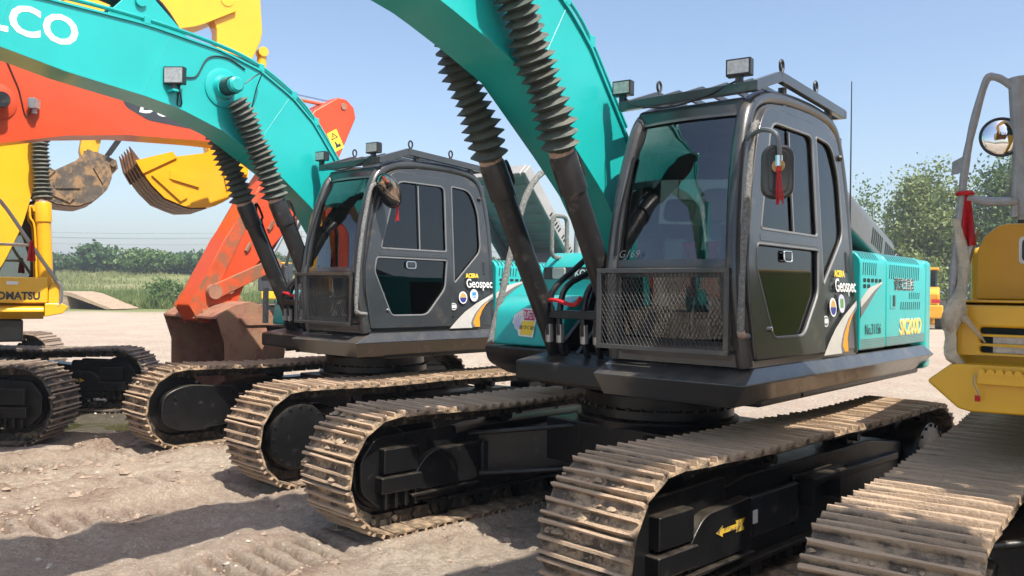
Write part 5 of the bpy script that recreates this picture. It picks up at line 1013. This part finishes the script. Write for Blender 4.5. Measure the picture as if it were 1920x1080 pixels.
boom_mesh([(.2, 1.5), (1.2, 2.6), (2.0, 2.9), (3.2, 2.5)], [(0, 1.8), (1.0, 3.0), (2.0, 3.35), (3.3, 2.8)], .18, 16).build('boom', 'yellow', F8); MB().prism([(3.0, 2.9), (3.4, 3.0), (3.9, .6), (3.7, .5)], -.13, .13).build('arm', 'yellow', F8); bucket(F8, (3.8, .62), R(30), .9, .5, 'yellow_b', 'yellow_b')
def loader(x, y, rz, label):
    L_ = empty('wheel_loader', (x, y, 0), rz, label, 'wheel loader', 'wheel loaders in the distance')
    mb = MB(); mb.prism([(-3.0, 1.0), (-3.1, 1.9), (-2.8, 2.2), (-.9, 2.3), (-.9, .9), (-2.2, .8)], -.9, .9); mb.build('rear_hood', 'yellow_b', L_, .08)
    mb = MB(); mb.bx(-3.25, -2.6, -1.1, 1.1, .6, 1.3); cw_ = mb.build('counterweight', 'yellow_b', L_, .08)
    for s in (-1, 1): MB().bx(-3.15, -3.10, s * .75 - .2, s * .75 + .2, 1.42, 1.62).build('tail_lamp', 'red', L_, .02)
    mb = MB(); mb.bx(-1.2, .4, -.75, .75, 1.5, 1.75); [mb.bx(a, a + .1, b, b + .08, 1.7, 3.25) for a in (-1.15, .28) for b in (-.75, .67)]; cb = mb.build('cab', 'decal_dark', L_, .02)
    MB().bx(-1.3, .5, -.85, .85, 3.22, 3.36).build('cab_roof', 'yellow_b', cb, .05); MB().bx(-1.11, .30, -.72, .72, 1.76, 3.2).build('cab_glazing', 'glass_dark', cb)
    MB().lathe([(.06, 3.36), (.06, 3.5), (.03, 3.52)], (-.4, 0, 0), 'z', 10).build('beacon', 'decal_orange', cb)
    for a in (-2.0, 1.1):
        for s in (-1, 1):
            w = MB().lathe([(.4, -.25), (.74, -.25), (.78, -.15), (.78, .15), (.74, .25), (.4, .25)], (a, s * .95, .78), 'y', 22).build('wheel', 'tyre', L_); MB().lathe([(.38, -.26), (.40, .26)], (a, s * .95, .78), 'y', 16).build('rim', 'yellow_b', w)
    mb = MB(); mb.prism([(.4, .8), (.5, 1.9), (1.4, 1.5), (1.6, .8)], -.4, .4); mb.build('front_frame', 'yellow_b', L_, .05)
    for s in (-1, 1): MB().prism([(.6, 1.8), (.8, 2.0), (2.4, 1.2), (3.0, .45), (2.8, .4), (2.2, .95)], s * .5 - .07, s * .5 + .07).build('lift_arm', 'yellow_b', L_)
    mb = MB(); mb.prism([(2.9, .2), (2.95, 1.2), (3.05, 1.2), (3.1, .4), (3.9, .12), (3.9, .06), (3.0, .06)], -1.3, 1.3); mb.build('bucket', 'yellow_b', L_)
loader(23.3, 47.5, R(62), 'yellow wheel loader seen just past the teal engine door'); loader(28.2, 49.5, R(66), 'yellow wheel loader half hidden behind the plastic-wrapped handrail')
RX, RY = -31.2, 59.
RP = empty('loading_ramp', (RX, RY, gz(RX, RY)), R(-8), 'low pale loading ramp at the field edge beyond the left excavator', 'ramp')
mb = MB(); mb.prism([(-6, 1.0), (-6, 1.2), (.6, 1.22), (1.4, 1.1), (4.4, .05), (3.9, .03), (1.2, .88), (.5, 1.0)], -1.6, 1.6); mb.build('deck', 'wood', RP)
for x, hgt in ((-5.5, 1.0), (-3.2, 1.0), (-1.2, 1.0), (.6, .97)): MB().bx(x, x + .35, -1.55, 1.55, -.1, hgt).build('support', 'wood', RP)
GT = empty('mesh_gate', (RX - 1.3, RY - .6, gz(RX, RY) + 1.2), R(-8), 'dark wire mesh gate standing on the pale ramp at the left', 'gate')
mb = MB(); [mb.bx(a, a + .12, -.06, .06, 0, 1.9) for a in (-2.6, .5)]; mb.bx(-2.5, .55, -.04, .04, 1.75, 1.85); mb.bx(-2.5, .55, -.04, .04, .1, .2); mb.bx(-2.5, .55, -.04, .04, .95, 1.0); mb.build('gate_frame', 'decal_dark', GT)
mb = MB(); [mb.bx(-2.45 + k * .15, -2.43 + k * .15, -.01, .01, .2, 1.75) for k in range(20)]; [mb.bx(-2.48, .5, -.012, .008, .3 + k * .2, .32 + k * .2) for k in range(7)]; mb.build('gate_mesh', 'decal_dark', GT)

# ------------------------------------------------------------------ vegetation
def leaves(C, per, spread, size, seed, up=.3):
    """leaf quads scattered round clump centres"""
    g = np.random.default_rng(seed); C = np.asarray(C); n = len(C) * per; P = np.repeat(C, per, 0) + g.normal(0, 1, (n, 3)) * spread
    a = g.normal(0, 1, (n, 3)); a /= np.linalg.norm(a, axis=1)[:, None]; b = g.normal(0, 1, (n, 3)); b[:, 2] += up; b -= a * (a * b).sum(1)[:, None]; b /= np.linalg.norm(b, axis=1)[:, None] + 1e-9
    s = size * g.uniform(.6, 1.4, (n, 1)); V = np.stack([P - a * s, P - b * s * .55, P + a * s, P + b * s * .55], 1).reshape(-1, 3); return V, np.arange(n * 4).reshape(-1, 4)
def np_mesh(name, V, F):
    me = bpy.data.meshes.new(name); me.vertices.add(len(V)); me.vertices.foreach_set('co', V.astype('f').ravel()); me.loops.add(F.size); me.loops.foreach_set('vertex_index', F.ravel().astype('i')); me.polygons.add(len(F)); me.polygons.foreach_set('loop_start', (np.arange(len(F)) * F.shape[1]).astype('i')); me.update(); me.validate(); return me
def tree(name, x, y, h, w, label, leaf, seed, trunk=.25, clumps=60, per=45, size=.16, stems=1, lo=.3, group=None, spread=None, dome=1.):
    q = random.Random(seed); z0 = gz(x, y); t = empty(name, (x, y, z0), 0, label, 'tree' if name != 'bush' else 'bush', group); mb = MB(); C = []
    for k in range(clumps):
        while True:
            u, v, e = q.uniform(-1, 1), q.uniform(-1, 1), q.uniform(-1, 1)
            if .12 < u * u + v * v + e * e * dome < 1: break
        C.append((u * w / 2, v * w / 2, h * (lo + (1 - lo) * (.5 + .5 * e))))
    for s in range(stems):
        bx0, by0 = (q.uniform(-.12, .12) * w * (stems > 1), q.uniform(-.12, .12) * w * (stems > 1)); tx, ty = q.uniform(-.2, .2) * w, q.uniform(-.2, .2) * w; top = h * q.uniform(.7, .92)
        pth = smoothpath([(bx0, by0, -.1), (bx0 * 1.3 + tx * .2, by0 * 1.3 + ty * .2, top * .35), (tx * .7, ty * .7, top * .7), (tx, ty, top)], 9); mb.tube(pth, [trunk * (1 - .09 * i) / stems ** .4 for i in range(10)], 6)
        for k in range(max(3, clumps // (6 * stems))):
            c = C[q.randrange(len(C))]; i = q.randrange(3, 8); p = pth[i]; mb.tube(smoothpath([p, (p[0] * .5 + c[0] * .5, p[1] * .5 + c[1] * .5, p[2] * .6 + c[2] * .4 + .03 * h), c], 5), [trunk * .3 / stems ** .3 * (1 - .15 * j) for j in range(6)], 4)
    mb.build('trunk', 'bark', t); V, F = leaves(C, per, spread or (w * .085, w * .085, h * .06), size, seed); put('crown', np_mesh('crown', V, F), leaf, t)
q = random.Random(3)
far = [(-78, 118, 5.2, 9), (-70, 122, 4.4, 8), (-66, 116, 5.0, 8.5), (-62, 124, 4.2, 8), (-58.5, 118, 6.4, 5.5), (-54.5, 121, 4.8, 6), (-50.5, 116, 5.6, 8.5), (-46, 119, 4.6, 8), (-41, 117, 5.0, 9), (-36.5, 123, 5.4, 5), (-33, 119, 4.2, 8), (-27, 121, 5.0, 8), (-20, 118, 4.8, 9), (-12, 122, 5.2, 9), (-3, 120, 4.6, 9), (-74, 126, 4.6, 9), (-48, 126, 4.4, 9)]
where = ['at the far left end', 'second from the far left', 'left of the tall crown', 'low, left behind the tall crown', 'the tallest narrow crown', 'just right of the tall crown', 'broad rounded crown left of the bucket', 'low rounded crown left of the orange arm', 'rounded dome nearest the orange arm', 'narrow, right behind the orange arm', 'low, right of the orange arm', 'behind the small far excavator', 'behind the farther teal cab', 'behind the raised bonnet', 'at the right end of the row', 'set back at the far left', 'set back in the middle']
for k, ((x, y, h, w), s) in enumerate(zip(far, where)): tree('broadleaf_tree', x, y, h * .62, w, 'dark green tree in the field-edge row, ' + s, 'leaf_dark' if k % 3 else 'leaf_mid', 100 + k, .2, 70, 34, .30, 1, .0, 'trees along the far field edge')
q = np.random.default_rng(8); hx = q.uniform(-110, 25, 420); hy = q.uniform(122, 134, 420); C = [(a, b, gz(a, b) + c) for a, b, c in zip(hx, hy, q.uniform(.1, .7, 420))]; V, F = leaves(C, 34, (1.3, 1.0, .4), .30, 9); tag(put('hedge_growth', np_mesh('hedge', V, F), 'leaf_dark'), 'dark undergrowth massed behind the field', 'undergrowth', kind='stuff')
tree('tall_tree', 33.0, 66, 11.7, 6.2, 'tall pale green many-stemmed tree right of the teal engine door', 'leaf_pale', 51, .30, 210, 70, .16, 9, .14, 'trees behind the yard at right')
tree('tall_tree', 31.2, 71, 11.6, 5.6, 'sparse half-bare tree just right of the teal bonnet', 'leaf_mid', 52, .22, 70, 20, .15, 6, .2, 'trees behind the yard at right')
tree('tall_tree', 37.8, 64, 12.4, 5.6, 'green tree standing behind the round mirror at right', 'leaf_mid', 53, .30, 190, 66, .16, 4, .10, 'trees behind the yard at right')
tree('tall_tree', 45.5, 68, 11.0, 6.0, 'green tree at the right edge behind the yellow tank', 'leaf_mid', 54, .30, 130, 60, .17, 3, .12, 'trees behind the yard at right')
for k, (x, y, h, w, lb_) in enumerate(((30.2, 62, 5.6, 3.6, 'small bright green tree low behind the teal engine door'), (34.6, 63, 5.0, 4.6, 'low bush behind the bare pipe of the handrail'), (40.5, 61, 4.6, 5., 'low bush behind the right wheel loader'), (24.5, 66, 5.2, 5., 'low green bush hidden behind the near cab'))): tree('bush', x, y, h, w, lb_, 'leaf_pale' if k == 0 else 'leaf_mid', 60 + k, .1, 60, 40, .15, 3, .05, 'bushes behind the yard at right')
tree('bush', -25.2, 61, 2.3, 2.6, 'bright green bush standing alone in the grass left of the orange arm', 'leaf_mid', 71, .05, 34, 40, .10, 3, .05)
def grass(name, n, xr, yr_, h0, h1, m, label, seed, dens=None):
    g = np.random.default_rng(seed); x = g.uniform(*xr, n); y = yr_[0] + (yr_[1] - yr_[0]) * g.random(n) ** 1.4
    if dens: k = vnoise(x, y, dens, seed) > g.uniform(-.4, .3, n); x, y = x[k], y[k]
    n = len(x); z = height(x[None], y[None])[0]; a = g.uniform(0, 6.28, n); w = g.uniform(.03, .07, n) * 1.3; hh = g.uniform(h0, h1, n) * (.7 + .6 * (vnoise(x, y, 5., 3) + .5)); lx, ly = g.normal(0, .22, n) * hh, g.normal(0, .22, n) * hh
    V = np.stack([np.stack([x - w * np.cos(a), y - w * np.sin(a), z - .03], 1), np.stack([x + w * np.cos(a), y + w * np.sin(a), z - .03], 1), np.stack([x + lx, y + ly, z + hh], 1)], 1).reshape(-1, 3)
    tag(put(name, np_mesh(name, V, np.arange(n * 3).reshape(-1, 3)), m), label, 'grass', kind='stuff')
grass('tall_grass', 26000, (-42, -8), (60, 72), .5, 1.15, 'grass', 'tall bright green grass along the near edge of the field', 5)
grass('dry_grass', 42000, (-80, 0), (68, 118), .3, .6, 'grass_dry', 'dry yellowish grass covering the field', 6, 6.)
# overhead wires on far poles
poles = []
for k, (x, y) in enumerate(((-150, 210), (-52, 206), (46, 202))):
    z0 = gz(x, y); p = empty('utility_pole', (x, y, z0), 0, ['utility pole out beyond the left excavators', 'utility pole behind the farther teal cab', 'utility pole behind the nearer teal excavator'][k], 'pole', 'far utility poles'); MB().tube([(0, 0, -1), (0, 0, 11)], [.2, .13], 8).build('shaft', 'wood', p); MB().bx(-.1, .1, -1.6, 1.6, 9.6, 9.75).build('crossarm', 'wood', p); poles.append((x, y, z0))
for k, (dy_, dz_) in enumerate(((-1.5, 9.75), (0, 11.), (1.5, 9.75), (0, 8.2))):
    for (a, b), s in zip(zip(poles, poles[1:]), ('left', 'right')):
        o = MB().tube([(a[0] + (b[0] - a[0]) * t, a[1] + (b[1] - a[1]) * t + dy_, a[2] + (b[2] - a[2]) * t + dz_ - 4.2 * t * (1 - t)) for t in np.linspace(0, 1, 17)], .022, 4).build('overhead_wire', 'hose'); tag(o, ['front upper', 'topmost', 'back upper', 'lowest'][k] + ' overhead wire of the ' + s + ' span above the far trees', 'wire', 'overhead wires')

# ------------------------------------------------------------------ air
def haze():
    m = bpy.data.materials.new('haze'); m.use_nodes = True; nt = m.node_tree; nt.nodes.remove(nt.nodes['Principled BSDF']); v = nt.nodes.new('ShaderNodeVolumePrincipled')
    v.inputs['Color'].default_value = (.86, .91, 1, 1); v.inputs['Density'].default_value = .0011; v.inputs['Anisotropy'].default_value = .2; nt.links.new(v.outputs[0], nt.nodes['Material Output'].inputs['Volume']); MATS['haze'] = m
    tag(MB().bx(-1200, 1200, -80, 1600, -2.5, 26).build('haze', 'haze', smooth=0), 'thin summer haze over the yard and field', 'haze', kind='stuff')
haze()
